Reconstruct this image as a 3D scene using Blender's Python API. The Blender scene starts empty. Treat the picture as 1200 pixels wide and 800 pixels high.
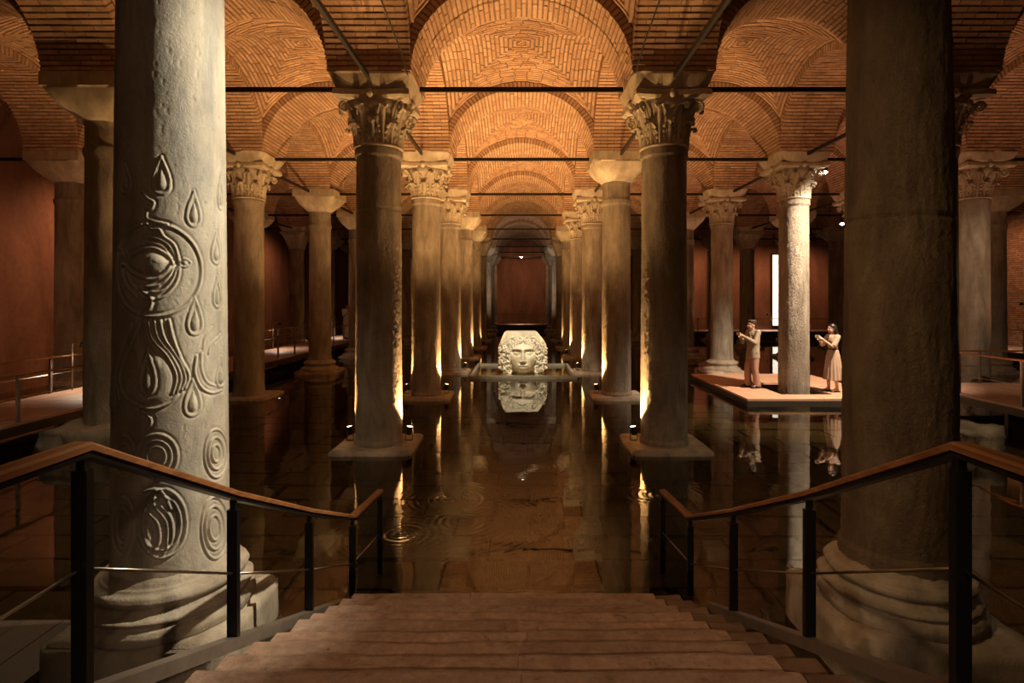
import bpy, bmesh, math, random
import numpy as np
from mathutils import Vector, Matrix, noise

random.seed(7)
RNG = np.random.RandomState(11)
PI = math.pi
SC = bpy.context.scene
COL = SC.collection

# ------------------------------------------------------------------ camera
# water surface is Z = 0, camera stands on the stairs looking along +Y
cam_d = bpy.data.cameras.new('camera')
cam = bpy.data.objects.new('camera', cam_d)
COL.objects.link(cam)
cam.location = (0, 0, 2.48)
cam.rotation_euler = (PI / 2, 0, 0)
cam_d.sensor_width = 36.0
cam_d.lens = 20.04
cam_d.shift_x = -11 / 1200
cam_d.shift_y = -50 / 1200
cam_d.clip_start = 0.05
cam_d.clip_end = 300
SC.camera = cam

# ------------------------------------------------------------------ world, exposure
W = bpy.data.worlds.new('world')
SC.world = W
W.use_nodes = True
W.node_tree.nodes['Background'].inputs[0].default_value = (0.9, 0.42, 0.18, 1)
W.node_tree.nodes['Background'].inputs[1].default_value = 0.0
SC.view_settings.view_transform = 'Standard'
SC.view_settings.look = 'None'
SC.view_settings.gamma = 1
SC.view_settings.use_curve_mapping = False
SC.view_settings.exposure = 1.6

# ------------------------------------------------------------------ lamps
def spot(name, loc, target, watts, color, angle=90, blend=0.6, radius=0.05):
    l = bpy.data.lights.new(name, 'SPOT')
    l.energy = watts
    l.color = color
    l.spot_size = math.radians(angle)
    l.spot_blend = blend
    l.shadow_soft_size = radius
    o = bpy.data.objects.new(name, l)
    COL.objects.link(o)
    o.location = loc
    d = Vector(target) - Vector(loc)
    o.rotation_euler = d.to_track_quat('-Z', 'Y').to_euler()
    return o

def point(name, loc, watts, color, radius=0.1):
    l = bpy.data.lights.new(name, 'POINT')
    l.energy = watts
    l.color = color
    l.shadow_soft_size = radius
    o = bpy.data.objects.new(name, l)
    COL.objects.link(o)
    o.location = loc
    return o

AMBER = (1.0, 0.54, 0.20)
RED = (1.0, 0.45, 0.22)
WARM = (1.0, 0.86, 0.62)
ROWS = [4.0, 9.6, 14.4, 19.2, 24.0, 28.8, 33.6, 38.4, 43.2, 48.0]
# uplights stand at the feet of the columns: (row, column x, which way from the axis, watts, colour)
UPLIGHTS = []
for r, w in ((1, 400), (2, 400), (3, 380), (4, 330), (5, 90)):
    for s in (-1, 1):
        UPLIGHTS.append((r, s * 2.4, -s, w, AMBER))
UPLIGHTS += [(1, -2.4, -1, 400, AMBER), (2, -2.4, -1, 340, AMBER), (3, -2.4, -1, 150, AMBER)]
# lamps on carved column, platform and head, then added fills without fixtures
spot('lamp_on_carved_column', (2.1, 4.75, 5.4), (-2.45, 4.0, 2.5), 720, WARM, 53, 0.5, 0.06)
spot('lamp_on_platform', (8.6, 11.9, 6.9), (6.9, 14.9, .2), 1900, (1.0, 0.78, 0.56), 68, 0.7, 0.05)
spot('lamp_on_stone_head', (0.15, 14.6, 5.9), (0.0, 19.4, 0.5), 900, (1.0, 0.88, 0.60), 38, 0.6, 0.05)
spot('stair_fill', (0.1, -1.9, 3.35), (0.0, 2.9, 0.9), 125, (1.0, 0.66, 0.42), 50, 0.7, 0.05)  # added behind the camera to light the treads and line their edges
spot('near_column_fill', (-0.2, -1.7, 5.4), (0.0, 4.2, 2.0), 26, (1.0, 0.62, 0.34), 100, 1.0, 0.5)  # added soft fill that lifts the dark sides of the near columns
spot('side_pool_fill', (-4.65, 6.6, 5.9), (-4.9, 6.4, 0.0), 130, (1.0, 0.82, 0.50), 100, 1.0, 0.1)  # added fill from above, brightens the pool floor on this side
spot('side_pool_fill', (5.3, 7.2, 5.9), (6.0, 7.2, 0.0), 130, (1.0, 0.82, 0.50), 100, 1.0, 0.1)  # its added counterpart over the other side pool
spot('stained_column_fill', (-1.9, 1.2, 5.4), (2.6, 4.0, 2.0), 125, (1.0, 0.60, 0.28), 50, 0.9, 0.2)  # added fill for the stained column, no lamp stands here
# unseen spots added to brighten the walls, no fixtures hang there
for (x, y, z, tx, ty, tz, w, c) in ((-11.2, 11.5, 5.6, -13.6, 11.5, 2.6, 105, RED), (-11.2, 17, 5.6, -13.6, 17, 2.6, 105, RED), (-11.2, 22, 5.6, -13.6, 22, 2.6, 75, RED), (-11.2, 30, 5.6, -13.6, 30, 2.6, 75, RED),
        (0.0, 45.8, 5.9, 0.0, 50.4, 2.6, 110, RED), (-7.0, 45.8, 5.9, -7.5, 50.4, 2.6, 120, RED),
        (11.5, 35.4, 5.6, 11.5, 38, 2.6, 100, RED), (15.0, 35.4, 5.6, 15.0, 38, 2.6, 100, RED), (18.5, 35.4, 5.6, 18.5, 38, 2.6, 100, RED),
        (18.6, 23.5, 5.6, 21, 24, 2.5, 70, RED), (18.6, 28.5, 5.6, 21, 29, 2.5, 70, RED)):
    spot('wall_wash_fill', (x, y, z), (tx, ty, tz), w, c, 130, 1.0, 0.1)
spot('walkway_column_fill', (9.7, 10.6, 5.7), (11.4, 14.4, 1.6), 130, (1.0, 0.72, 0.48), 70, 0.8, 0.1)  # added spot that brightens the column behind the short walkway
spot('far_vault_fill', (0.0, 35.5, 0.3), (0.0, 39.5, 7.0), 260, (1.0, 0.74, 0.52), 110, 0.9, 0.1)  # added unseen spot that brightens the far arches
# added unseen fills, turned up to brighten the side aisle vaults
for (x, y, z, tx, ty, tz, w, c) in ((8.0, 9.8, .4, 8.7, 12.2, 6.0, 100, RED), (8.9, 17.9, .3, 9.2, 18.0, 6.0, 130, RED), (4.65, 12.2, .3, 4.65, 12.6, 6.0, 60, RED), (4.65, 17.0, .3, 4.65, 17.4, 6.0, 60, RED), (4.65, 22.0, .3, 4.65, 22.4, 6.0, 100, RED),
        (13.6, 13.0, .3, 13.6, 15.0, 6.0, 120, RED), (8.8, 24.5, .3, 9.1, 23.5, 6.0, 120, RED), (-9.0, 11.6, .6, -9.1, 12.0, 6, 60, RED), (-9.0, 17.0, .6, -9.1, 17.0, 6, 60, RED), (-8.9, 24.6, .6, -9.1, 24.0, 6, 90, RED)):
    spot('aisle_fill', (x, y, z), (tx, ty, tz), w, c, 120, 0.9, 0.1)

# ------------------------------------------------------------------ mesh helpers
class MB:
    """collects vertices and faces for one mesh"""
    def __init__(self):
        self.v, self.f, self.mi = [], [], []

    def add(self, verts, faces, mi=0):
        b = len(self.v)
        self.v.extend([tuple(p) for p in verts])
        self.f.extend([tuple(i + b for i in q) for q in faces])
        self.mi.extend([mi] * len(faces))
        return self

    def box(self, c, s, rot=None, mi=0):
        hx, hy, hz = s[0] / 2, s[1] / 2, s[2] / 2
        vs = [Vector((x, y, z)) for x in (-hx, hx) for y in (-hy, hy) for z in (-hz, hz)]
        if rot is not None:
            vs = [rot @ p for p in vs]
        c = Vector(c)
        vs = [p + c for p in vs]
        return self.add(vs, [(0, 1, 3, 2), (4, 6, 7, 5), (0, 4, 5, 1), (2, 3, 7, 6), (0, 2, 6, 4), (1, 5, 7, 3)], mi)

    def bar(self, a, b, w, h, up=(0, 0, 1), mi=0):
        a, b = Vector(a), Vector(b)
        d = (b - a)
        L = d.length
        d.normalize()
        s = d.cross(Vector(up)).normalized()
        u = s.cross(d)
        R = Matrix((s, d, u)).transposed()
        return self.box((a + b) / 2, (w, L, h), R, mi)

    def rings(self, rings, cap0=True, cap1=True, mi=0, close=True):
        n = len(rings[0])
        vs = [p for r in rings for p in r]
        fs = []
        m = n if close else n - 1
        for i in range(len(rings) - 1):
            for j in range(m):
                k = (j + 1) % n
                fs.append((i * n + j, i * n + k, (i + 1) * n + k, (i + 1) * n + j))
        if cap0:
            fs.append(tuple(range(n - 1, -1, -1)))
        if cap1:
            fs.append(tuple((len(rings) - 1) * n + j for j in range(n)))
        return self.add(vs, fs, mi)

    def lathe(self, prof, n=32, c=(0, 0), mi=0, cap0=True, cap1=True):
        rs = [[(c[0] + r * math.cos(2 * PI * j / n), c[1] + r * math.sin(2 * PI * j / n), z) for j in range(n)] for r, z in prof]
        return self.rings(rs, cap0, cap1, mi)

    def tube(self, pts, rad, n=8, mi=0, caps=True):
        pts = [Vector(p) for p in pts]
        if not hasattr(rad, '__len__'):
            rad = [rad] * len(pts)
        rs = []
        ref = None
        for i, p in enumerate(pts):
            d = (pts[min(i + 1, len(pts) - 1)] - pts[max(i - 1, 0)])
            if d.length < 1e-9:
                d = Vector((0, 0, 1))
            d.normalize()
            if ref is None:
                ref = Vector((0, 0, 1)) if abs(d.z) < 0.9 else Vector((1, 0, 0))
            s = d.cross(ref).normalized()
            ref = s.cross(d).normalized()
            rs.append([p + (s * math.cos(2 * PI * j / n) + ref * math.sin(2 * PI * j / n)) * rad[i] for j in range(n)])
        return self.rings(rs, caps, caps, mi)

    def ball(self, c, r, rot=None, nu=16, nv=10, mi=0):
        if not hasattr(r, '__len__'):
            r = (r, r, r)
        c = Vector(c)
        rs = []
        for i in range(nv + 1):
            t = PI * (i + 0.02 if i == 0 else (i - 0.02 if i == nv else i)) / nv
            ring = []
            for j in range(nu):
                a = 2 * PI * j / nu
                p = Vector((r[0] * math.sin(t) * math.cos(a), r[1] * math.sin(t) * math.sin(a), -r[2] * math.cos(t)))
                if rot is not None:
                    p = rot @ p
                ring.append(p + c)
            rs.append(ring)
        return self.rings(rs, True, True, mi)

    def cap(self, a, b, ra, rb, n=14, mi=0):
        """limb: swept sphere from a to b"""
        a, b = Vector(a), Vector(b)
        d = b - a
        L = max(d.length, 1e-6)
        d = d / L
        ref = Vector((0, 0, 1)) if abs(d.z) < 0.9 else Vector((1, 0, 0))
        s = d.cross(ref).normalized()
        u = s.cross(d)
        rs = []
        for k in range(1, 6):
            t = PI / 2 * (1 - k / 5)
            rs.append((a - d * ra * math.sin(t), ra * math.cos(t) if k else 0))
        for k in range(0, 5):
            t = PI / 2 * k / 5
            rs.append((b + d * rb * math.sin(t), rb * math.cos(t)))
        rr = [[p + (s * math.cos(2 * PI * j / n) + u * math.sin(2 * PI * j / n)) * max(r, 0.001) for j in range(n)] for p, r in rs]
        return self.rings(rr, True, True, mi)

    def mesh(self, name, mats, smooth=False):
        me = bpy.data.meshes.new(name)
        me.from_pydata(self.v, [], self.f)
        if not isinstance(mats, (list, tuple)):
            mats = [mats]
        for m in mats:
            me.materials.append(m)
        if any(self.mi):
            me.polygons.foreach_set('material_index', self.mi)
        if smooth:
            me.polygons.foreach_set('use_smooth', [True] * len(me.polygons))
        me.validate()
        me.update()
        return me

    def build(self, name, mats, parent=None, smooth=False, loc=None):
        return link(name, self.mesh(name, mats, smooth), parent, loc)


def link(name, me, parent=None, loc=None):
    o = bpy.data.objects.new(name, me)
    COL.objects.link(o)
    if parent is not None:
        o.parent = parent
    if loc is not None:
        o.location = loc
    return o

def tag(o, label=None, cat=None, group=None, kind=None):
    if label: o['label'] = label
    if cat: o['category'] = cat
    if group: o['group'] = group
    if kind: o['kind'] = kind
    return o

def thing(name, label, cat, loc=(0, 0, 0), rz=0.0, group=None, kind=None):
    o = bpy.data.objects.new(name, None)
    COL.objects.link(o)
    o.location = loc
    o.rotation_euler = (0, 0, rz)
    o.empty_display_size = 0.1
    return tag(o, label, cat, group, kind)

def grid_mesh(name, V, mats, smooth=True, closed=False):
    """V: array (rows, cols, 3) -> mesh"""
    n, m, _ = V.shape
    idx = np.arange(n * m).reshape(n, m)
    if closed:
        nx = np.roll(idx, -1, axis=1)
        q = np.stack([idx[:-1], nx[:-1], nx[1:], idx[1:]], -1).reshape(-1, 4)
    else:
        q = np.stack([idx[:-1, :-1], idx[:-1, 1:], idx[1:, 1:], idx[1:, :-1]], -1).reshape(-1, 4)
    me = bpy.data.meshes.new(name)
    me.vertices.add(n * m)
    me.vertices.foreach_set('co', V.reshape(-1).astype(np.float32))
    me.loops.add(q.size)
    me.loops.foreach_set('vertex_index', q.reshape(-1).astype(np.int32))
    me.polygons.add(len(q))
    me.polygons.foreach_set('loop_start', (np.arange(len(q)) * 4).astype(np.int32))
    if smooth:
        me.polygons.foreach_set('use_smooth', np.ones(len(q), dtype=bool))
    me.update(calc_edges=True)
    for mm in (mats if isinstance(mats, (list, tuple)) else [mats]):
        me.materials.append(mm)
    return me

def fuse(mb, voxel, mat, name, smooth_it=4, keep_smooth=True):
    """one continuous skin around everything in mb"""
    me0 = mb.mesh('fuse_tmp', mat)
    o = bpy.data.objects.new('fuse_tmp', me0)
    COL.objects.link(o)
    m = o.modifiers.new('r', 'REMESH')
    m.mode = 'VOXEL'
    m.voxel_size = voxel
    m.adaptivity = 0
    s = o.modifiers.new('s', 'SMOOTH')
    s.factor = 0.5
    s.iterations = smooth_it
    dg = bpy.context.evaluated_depsgraph_get()
    me = bpy.data.meshes.new_from_object(o.evaluated_get(dg))
    bpy.data.objects.remove(o)
    bpy.data.meshes.remove(me0)
    me.name = name
    me.materials.clear()
    me.materials.append(mat)
    me.polygons.foreach_set('use_smooth', [keep_smooth] * len(me.polygons))
    return me

# ------------------------------------------------------------------ materials
class NT:
    def __init__(self, name):
        self.m = bpy.data.materials.new(name)
        self.m.use_nodes = True
        self.t = self.m.node_tree
        self.b = self.t.nodes['Principled BSDF']
        self.out = self.t.nodes['Material Output']

    def n(self, kind, **kw):
        nd = self.t.nodes.new(kind)
        for k, v in kw.items():
            if isinstance(k, str) and hasattr(nd, k):
                setattr(nd, k, v)
        return nd

    def l(self, a, b):
        self.t.links.new(a, b)

    def noise(self, scale, detail=4, rough=0.6, vec=None, dist=0.0):
        nd = self.n('ShaderNodeTexNoise')
        nd.inputs['Scale'].default_value = scale
        nd.inputs['Detail'].default_value = detail
        nd.inputs['Roughness'].default_value = rough
        nd.inputs['Distortion'].default_value = dist
        if vec is not None:
            self.l(vec, nd.inputs['Vector'])
        return nd

    def ramp(self, fac, stops):
        nd = self.n('ShaderNodeValToRGB')
        cr = nd.color_ramp
        while len(cr.elements) < len(stops):
            cr.elements.new(0.5)
        for e, (p, c) in zip(cr.elements, stops):
            e.position = p
            e.color = (c[0], c[1], c[2], 1) if len(c) == 3 else c
        self.l(fac, nd.inputs['Fac'])
        return nd

    def vec(self, scale=(1, 1, 1), obj=True, per_object=True):
        """object coordinates, moved by a random amount for every object so that no two look alike"""
        tc = self.n('ShaderNodeTexCoord')
        mp = self.n('ShaderNodeMapping')
        mp.inputs['Scale'].default_value = scale
        self.l(tc.outputs['Object'], mp.inputs['Vector'])
        if per_object:
            oi = self.n('ShaderNodeObjectInfo')
            mu = self.n('ShaderNodeMath', operation='MULTIPLY')
            mu.inputs[1].default_value = 37.0
            self.l(oi.outputs['Random'], mu.inputs[0])
            cb = self.n('ShaderNodeCombineXYZ')
            for i in range(3):
                self.l(mu.outputs[0], cb.inputs[i])
            self.l(cb.outputs[0], mp.inputs['Location'])
        return mp.outputs[0]

    def mix(self, a, b, fac, mode='MIX'):
        nd = self.n('ShaderNodeMix')
        nd.data_type = 'RGBA'
        nd.blend_type = mode
        for sock, val in ((nd.inputs[0], fac), (nd.inputs[6], a), (nd.inputs[7], b)):
            if hasattr(val, 'is_linked') or hasattr(val, 'node'):
                self.l(val, sock)
            elif hasattr(val, '__len__'):
                sock.default_value = (val[0], val[1], val[2], 1)
            else:
                sock.default_value = val
        return nd.outputs[2]

    def bump(self, h, strength=0.3, dist=0.02, normal=None):
        nd = self.n('ShaderNodeBump')
        nd.inputs['Strength'].default_value = strength
        nd.inputs['Distance'].default_value = dist
        self.l(h, nd.inputs['Height'])
        if normal is not None:
            self.l(normal, nd.inputs['Normal'])
        self.l(nd.outputs[0], self.b.inputs['Normal'])
        return nd.outputs[0]

    def base(self, c, rough=0.7, metal=0.0):
        if hasattr(c, 'node'):
            self.l(c, self.b.inputs['Base Color'])
        else:
            self.b.inputs['Base Color'].default_value = (c[0], c[1], c[2], 1)
        self.b.inputs['Roughness'].default_value = rough
        self.b.inputs['Metallic'].default_value = metal
        return self.m

def mat_marble(name, c0, c1, c2, bump=0.35, pits=0.3, rough=0.65):
    t = NT(name)
    v = t.vec((1, 1, 0.22))
    n1 = t.noise(4.5, 6, 0.62, v, 0.6)
    r1 = t.ramp(n1.outputs['Fac'], [(0.28, c0), (0.5, c1), (0.72, c2)])
    v2 = t.vec((1, 1, 0.7))
    n2 = t.noise(2.2, 5, 0.7, v2)
    r2 = t.ramp(n2.outputs['Fac'], [(0.35, (0.62, 0.58, 0.52)), (0.65, (1, 1, 1))])
    col = t.mix(r1.outputs[0], r2.outputs[0], 0.8, 'MULTIPLY')
    # dark pits
    n3 = t.noise(26, 3, 0.6, t.vec((1, 1, 0.8)))
    r3 = t.ramp(n3.outputs['Fac'], [(0.27, (0.35, 0.32, 0.28)), (0.36, (1, 1, 1))])
    col = t.mix(col, r3.outputs[0], pits, 'MULTIPLY')
    t.base(col, rough)
    nb = t.noise(34, 5, 0.7, t.vec((1, 1, 0.9)), 1.2)
    nb2 = t.noise(7, 3, 0.6, t.vec((1, 1, 0.5)))
    add = t.n('ShaderNodeMath', operation='ADD')
    t.l(nb.outputs['Fac'], add.inputs[0])
    t.l(nb2.outputs['Fac'], add.inputs[1])
    t.bump(add.outputs[0], bump, 0.03)
    return t.m

def mat_brick(name, c0, c1, c2):
    t = NT(name)
    g = t.n('ShaderNodeNewGeometry')
    oi = t.n('ShaderNodeObjectInfo')
    ad = t.n('ShaderNodeMath', operation='ADD')
    t.l(g.outputs['Random Per Island'], ad.inputs[0])
    t.l(oi.outputs['Random'], ad.inputs[1])
    fr = t.n('ShaderNodeMath', operation='FRACT')
    t.l(ad.outputs[0], fr.inputs[0])
    r = t.ramp(fr.outputs[0], [(0.0, c0), (0.5, c1), (1.0, c2)])
    tc = t.n('ShaderNodeTexCoord')
    n1 = t.noise(5, 5, 0.7, tc.outputs['Object'])
    r1 = t.ramp(n1.outputs['Fac'], [(0.3, (0.6, 0.58, 0.56)), (0.62, (1, 1, 1)), (0.75, (1.15, 1.12, 1.05))])
    col = t.mix(r.outputs[0], r1.outputs[0], 0.85, 'MULTIPLY')
    t.base(col, 0.9)
    t.bump(t.noise(45, 4, 0.7, tc.outputs['Object']).outputs['Fac'], 0.5, 0.012)
    return t.m

def mat_simple(name, c, rough=0.6, metal=0.0, var=0.0, scale=(1, 1, 1), nscale=8, bump=0.0):
    t = NT(name)
    if var:
        n = t.noise(nscale, 5, 0.65, t.vec(scale))
        r = t.ramp(n.outputs['Fac'], [(0.3, [x * (1 - var) for x in c]), (0.7, [min(1, x * (1 + var)) for x in c])])
        t.base(r.outputs[0], rough, metal)
        if bump:
            t.bump(n.outputs['Fac'], bump, 0.01)
    else:
        t.base(c, rough, metal)
    return t.m

def mat_emit(name, c, s):
    t = NT(name)
    t.base((0.8, 0.8, 0.8), 0.4)
    t.b.inputs['Emission Color'].default_value = (c[0], c[1], c[2], 1)
    t.b.inputs['Emission Strength'].default_value = s
    return t.m

M = {}
M['marble'] = mat_marble('grey_marble', (0.17, 0.145, 0.115), (0.31, 0.265, 0.205), (0.44, 0.39, 0.32), 0.9, 0.45)
M['marble_carved'] = mat_marble('carved_marble', (0.23, 0.24, 0.24), (0.44, 0.405, 0.345), (0.60, 0.55, 0.46), 0.3, 0.5)
M['marble_dark'] = mat_marble('stained_marble', (0.075, 0.052, 0.034), (0.16, 0.115, 0.072), (0.25, 0.19, 0.125), 0.7, 0.7)
M['capital'] = mat_marble('capital_marble', (0.34, 0.29, 0.22), (0.46, 0.40, 0.31), (0.56, 0.50, 0.40), 0.25, 0.3)
M['stone'] = mat_marble('plinth_stone', (0.18, 0.15, 0.12), (0.32, 0.26, 0.20), (0.42, 0.35, 0.27), 0.5, 0.5)
M['head'] = mat_marble('head_marble', (0.60, 0.57, 0.49), (0.70, 0.67, 0.58), (0.78, 0.75, 0.66), 0.12, 0.2)
M['brick'] = mat_brick('vault_brick', (0.40, 0.245, 0.15), (0.48, 0.305, 0.19), (0.56, 0.375, 0.25))
M['mortar'] = mat_simple('lime_mortar', (0.19, 0.12, 0.075), 0.95, 0, 0.3, (1, 1, 1), 6, 0.4)
M['plaster'] = None
t = NT('wall_plaster')
n1 = t.noise(0.9, 6, 0.6, t.vec((1, 1, 0.3), per_object=False), 0.5)
r1 = t.ramp(n1.outputs['Fac'], [(0.25, (0.12, 0.058, 0.036)), (0.5, (0.23, 0.115, 0.07)), (0.75, (0.33, 0.185, 0.118))])
n2 = t.noise(9, 5, 0.7, t.vec((1, 1, 0.8), per_object=False))
r2 = t.ramp(n2.outputs['Fac'], [(0.3, (0.7, 0.66, 0.62)), (0.6, (1, 1, 1))])
t.base(t.mix(r1.outputs[0], r2.outputs[0], 0.7, 'MULTIPLY'), 0.8)
t.bump(n2.outputs['Fac'], 0.25, 0.02)
M['plaster'] = t.m
M['iron'] = mat_simple('black_iron', (0.012, 0.010, 0.009), 0.5, 0.3)
M['post'] = mat_simple('black_steel', (0.012, 0.012, 0.013), 0.35, 0.6)
M['steel'] = mat_simple('grey_steel', (0.24, 0.21, 0.18), 0.45, 0.6, 0.15)
M['wire'] = mat_simple('steel_wire', (0.35, 0.30, 0.24), 0.3, 1.0)
t = NT('rail_wood')
nw = t.noise(9, 5, 0.65, t.vec((3, 0.12, 3)), 0.8)
rw = t.ramp(nw.outputs['Fac'], [(0.3, (0.10, 0.036, 0.011)), (0.55, (0.20, 0.08, 0.026)), (0.75, (0.27, 0.12, 0.042))])
t.base(rw.outputs[0], 0.38)
t.bump(nw.outputs['Fac'], 0.1, 0.005)
M['wood'] = t.m
M['deck'] = mat_simple('deck_board', (0.34, 0.20, 0.135), 0.55, 0, 0.25, (1, 1, 1), 4, 0.1)
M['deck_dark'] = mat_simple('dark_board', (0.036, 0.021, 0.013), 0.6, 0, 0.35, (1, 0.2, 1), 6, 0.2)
M['deck_pale'] = mat_simple('lit_deck_board', (0.50, 0.29, 0.19), 0.55, 0, 0.15, (1, 1, 1), 4, 0.1)  # deck colour raised in place of stronger lamplight on the platform
M['fascia'] = mat_simple('bronze_fascia', (0.045, 0.032, 0.022), 0.5, 0.3, 0.2)
M['step'] = None
t = NT('step_travertine')
n1 = t.noise(4.0, 6, 0.7, t.vec((1, 1, 1)), 0.2)
r1 = t.ramp(n1.outputs['Fac'], [(0.28, (0.26, 0.165, 0.12)), (0.5, (0.40, 0.275, 0.205)), (0.72, (0.52, 0.39, 0.31))])
n2 = t.noise(17, 6, 0.8, t.vec((0.9, 1, 1)), 0.2)
r2 = t.ramp(n2.outputs['Fac'], [(0.33, (0.10, 0.075, 0.06)), (0.40, (0.72, 0.70, 0.68)), (0.56, (1, 1, 1)), (0.72, (1.3, 1.25, 1.2))])
oi = t.n('ShaderNodeObjectInfo')
r3 = t.ramp(oi.outputs['Random'], [(0.0, (0.80, 0.79, 0.78)), (0.5, (0.95, 0.94, 0.93)), (1.0, (1.12, 1.10, 1.06))])
c12 = t.mix(r1.outputs[0], r2.outputs[0], 0.8, 'MULTIPLY')
t.base(t.mix(c12, r3.outputs[0], 1.0, 'MULTIPLY'), 0.5)
t.bump(n2.outputs['Fac'], 0.8, 0.02)
M['step'] = t.m
M['step_dark'] = mat_simple('worn_dark_stone', (0.13, 0.08, 0.05), 0.6, 0, 0.4, (1, 1, 1), 6, 0.3)
M['tile'] = mat_simple('pool_floor_stone', (0.060, 0.050, 0.028), 0.7, 0, 0.45, (1, 1, 1), 2.5, 0.4)
M['bed'] = mat_simple('pool_bed', (0.05, 0.034, 0.02), 0.9, 0, 0.3)
M['lens'] = mat_emit('uplight_lens', (1.0, 0.62, 0.26), 8)
M['lens_white'] = mat_emit('lamp_lens', (1.0, 0.88, 0.70), 40)
M['lens_small'] = mat_emit('path_lamp_lens', (1.0, 0.90, 0.75), 12)
M['window'] = mat_emit('daylit_glass', (1.0, 0.90, 0.75), 0.5)
M['black'] = mat_simple('black_enamel', (0.010, 0.010, 0.010), 0.45)

# water: clear, reflecting by its own refractive index, with drop rings at fixed places
t = NT('cistern_water')
t.t.nodes.remove(t.b)
fr = t.n('ShaderNodeFresnel')
fr.inputs['IOR'].default_value = 1.46
tr = t.n('ShaderNodeBsdfTransparent')
tr.inputs[0].default_value = (0.56, 0.49, 0.35, 1)
gl = t.n('ShaderNodeBsdfGlossy')
gl.inputs['Color'].default_value = (1, 1, 1, 1)
gl.inputs['Roughness'].default_value = 0.02
mx = t.n('ShaderNodeMixShader')
t.l(fr.outputs[0], mx.inputs[0])
t.l(tr.outputs[0], mx.inputs[1])
t.l(gl.outputs[0], mx.inputs[2])
t.l(mx.outputs[0], t.out.inputs['Surface'])
tc = t.n('ShaderNodeTexCoord')
total = None
for (rx, ry, rk) in ((-0.90, 7.05, 1.0), (-1.27, 6.0, 1.0), (-0.66, 6.35, 1.0), (0.20, 8.4, 0.5), (0.0, 8.0, 0.5), (2.0, 6.3, 0.5), (1.75, 7.2, 0.5)):
    sb = t.n('ShaderNodeVectorMath', operation='SUBTRACT')
    t.l(tc.outputs['Object'], sb.inputs[0])
    sb.inputs[1].default_value = (rx, ry, 0)
    ln = t.n('ShaderNodeVectorMath', operation='LENGTH')
    t.l(sb.outputs[0], ln.inputs[0])
    mu = t.n('ShaderNodeMath', operation='MULTIPLY'); mu.inputs[1].default_value = 75.0
    t.l(ln.outputs['Value'], mu.inputs[0])
    si = t.n('ShaderNodeMath', operation='SINE'); t.l(mu.outputs[0], si.inputs[0])
    dv = t.n('ShaderNodeMath', operation='MULTIPLY'); dv.inputs[1].default_value = -4.5 / (0.6 + 0.4 * rk)
    t.l(ln.outputs['Value'], dv.inputs[0])
    ex = t.n('ShaderNodeMath', operation='EXPONENT'); t.l(dv.outputs[0], ex.inputs[0])
    pr = t.n('ShaderNodeMath', operation='MULTIPLY'); t.l(si.outputs[0], pr.inputs[0]); t.l(ex.outputs[0], pr.inputs[1])
    if total is None:
        total = pr.outputs[0]
    else:
        a = t.n('ShaderNodeMath', operation='ADD'); t.l(total, a.inputs[0]); t.l(pr.outputs[0], a.inputs[1])
        total = a.outputs[0]
nz = t.noise(1.6, 2, 0.5, tc.outputs['Object'])
ms = t.n('ShaderNodeMath', operation='MULTIPLY'); ms.inputs[1].default_value = 1.1
t.l(nz.outputs['Fac'], ms.inputs[0])
a = t.n('ShaderNodeMath', operation='ADD'); t.l(total, a.inputs[0]); t.l(ms.outputs[0], a.inputs[1])
bp = t.n('ShaderNodeBump'); bp.inputs['Strength'].default_value = 1.0; bp.inputs['Distance'].default_value = 0.0026
t.l(a.outputs[0], bp.inputs['Height'])
t.l(bp.outputs[0], gl.inputs['Normal'])
t.l(bp.outputs[0], fr.inputs['Normal'])
M['water'] = t.m

# ------------------------------------------------------------------ setting: grid of columns
XS = [-15.8, -11.35, -6.9, -2.4, 2.4, 6.9, 11.4, 15.9, 20.4]
YS = [-1.3] + ROWS
SPRING = 6.05
AW = 0.65            # half width of an arch
WALL_L, WALL_R, WALL_B = -13.6, 21.0, 50.4
RISE, VRISE = 1.5, 1.68

def arch_bricks(a):
    """voussoirs of an arch along X with half span a: (centre, axes, size)"""
    out = []
    n = 58
    k = a + 0.18
    for i in range(n):
        th = PI * (i + 0.5) / n
        c, s = math.cos(th), math.sin(th)
        p = Vector((a * c, 0, RISE * s))
        tg = Vector((-a * s, 0, RISE * c)).normalized()
        nr = Vector((tg.z, 0, -tg.x))           # outwards from the opening
        room = (a - abs(p.x)) / max(abs(nr.x), 1e-3) if abs(nr.x) > 0.05 else 9
        d = max(0.03, min(0.165, room))
        arc = PI * math.sqrt((a * s) ** 2 + (RISE * c) ** 2) / n
        off = 0.0 if i % 2 else 0.5
        edges = [-AW - 0.012] + [-AW + 2 * AW * (q + off) / 4 for q in range(0 if off else 1, 4 if off else 4)] + [AW + 0.012]
        for j in range(len(edges) - 1):
            y0, y1 = edges[j], edges[j + 1]
            w = y1 - y0 - 0.010
            pr = RNG.uniform(0.0, 0.016)
            cen = p + nr * (d / 2 - 0.004 - pr) + Vector((0, (y0 + y1) / 2, 0))
            out.append((cen, (Vector((0, 1, 0)), -tg, -nr), (w, arc - 0.022 + RNG.uniform(-0.006, 0.006), d)))
    return out

def vault_h(x, y, ax, ay):
    bx = VRISE * math.sqrt(max(0.0, 1 - (x / (ax + 0.18)) ** 2))
    by = VRISE * math.sqrt(max(0.0, 1 - (y / (ay + 0.18)) ** 2))
    m = max(abs(x) / ax, abs(y) / ay)
    return max(bx, by) + 0.14 * (1 - m * m)

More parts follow.
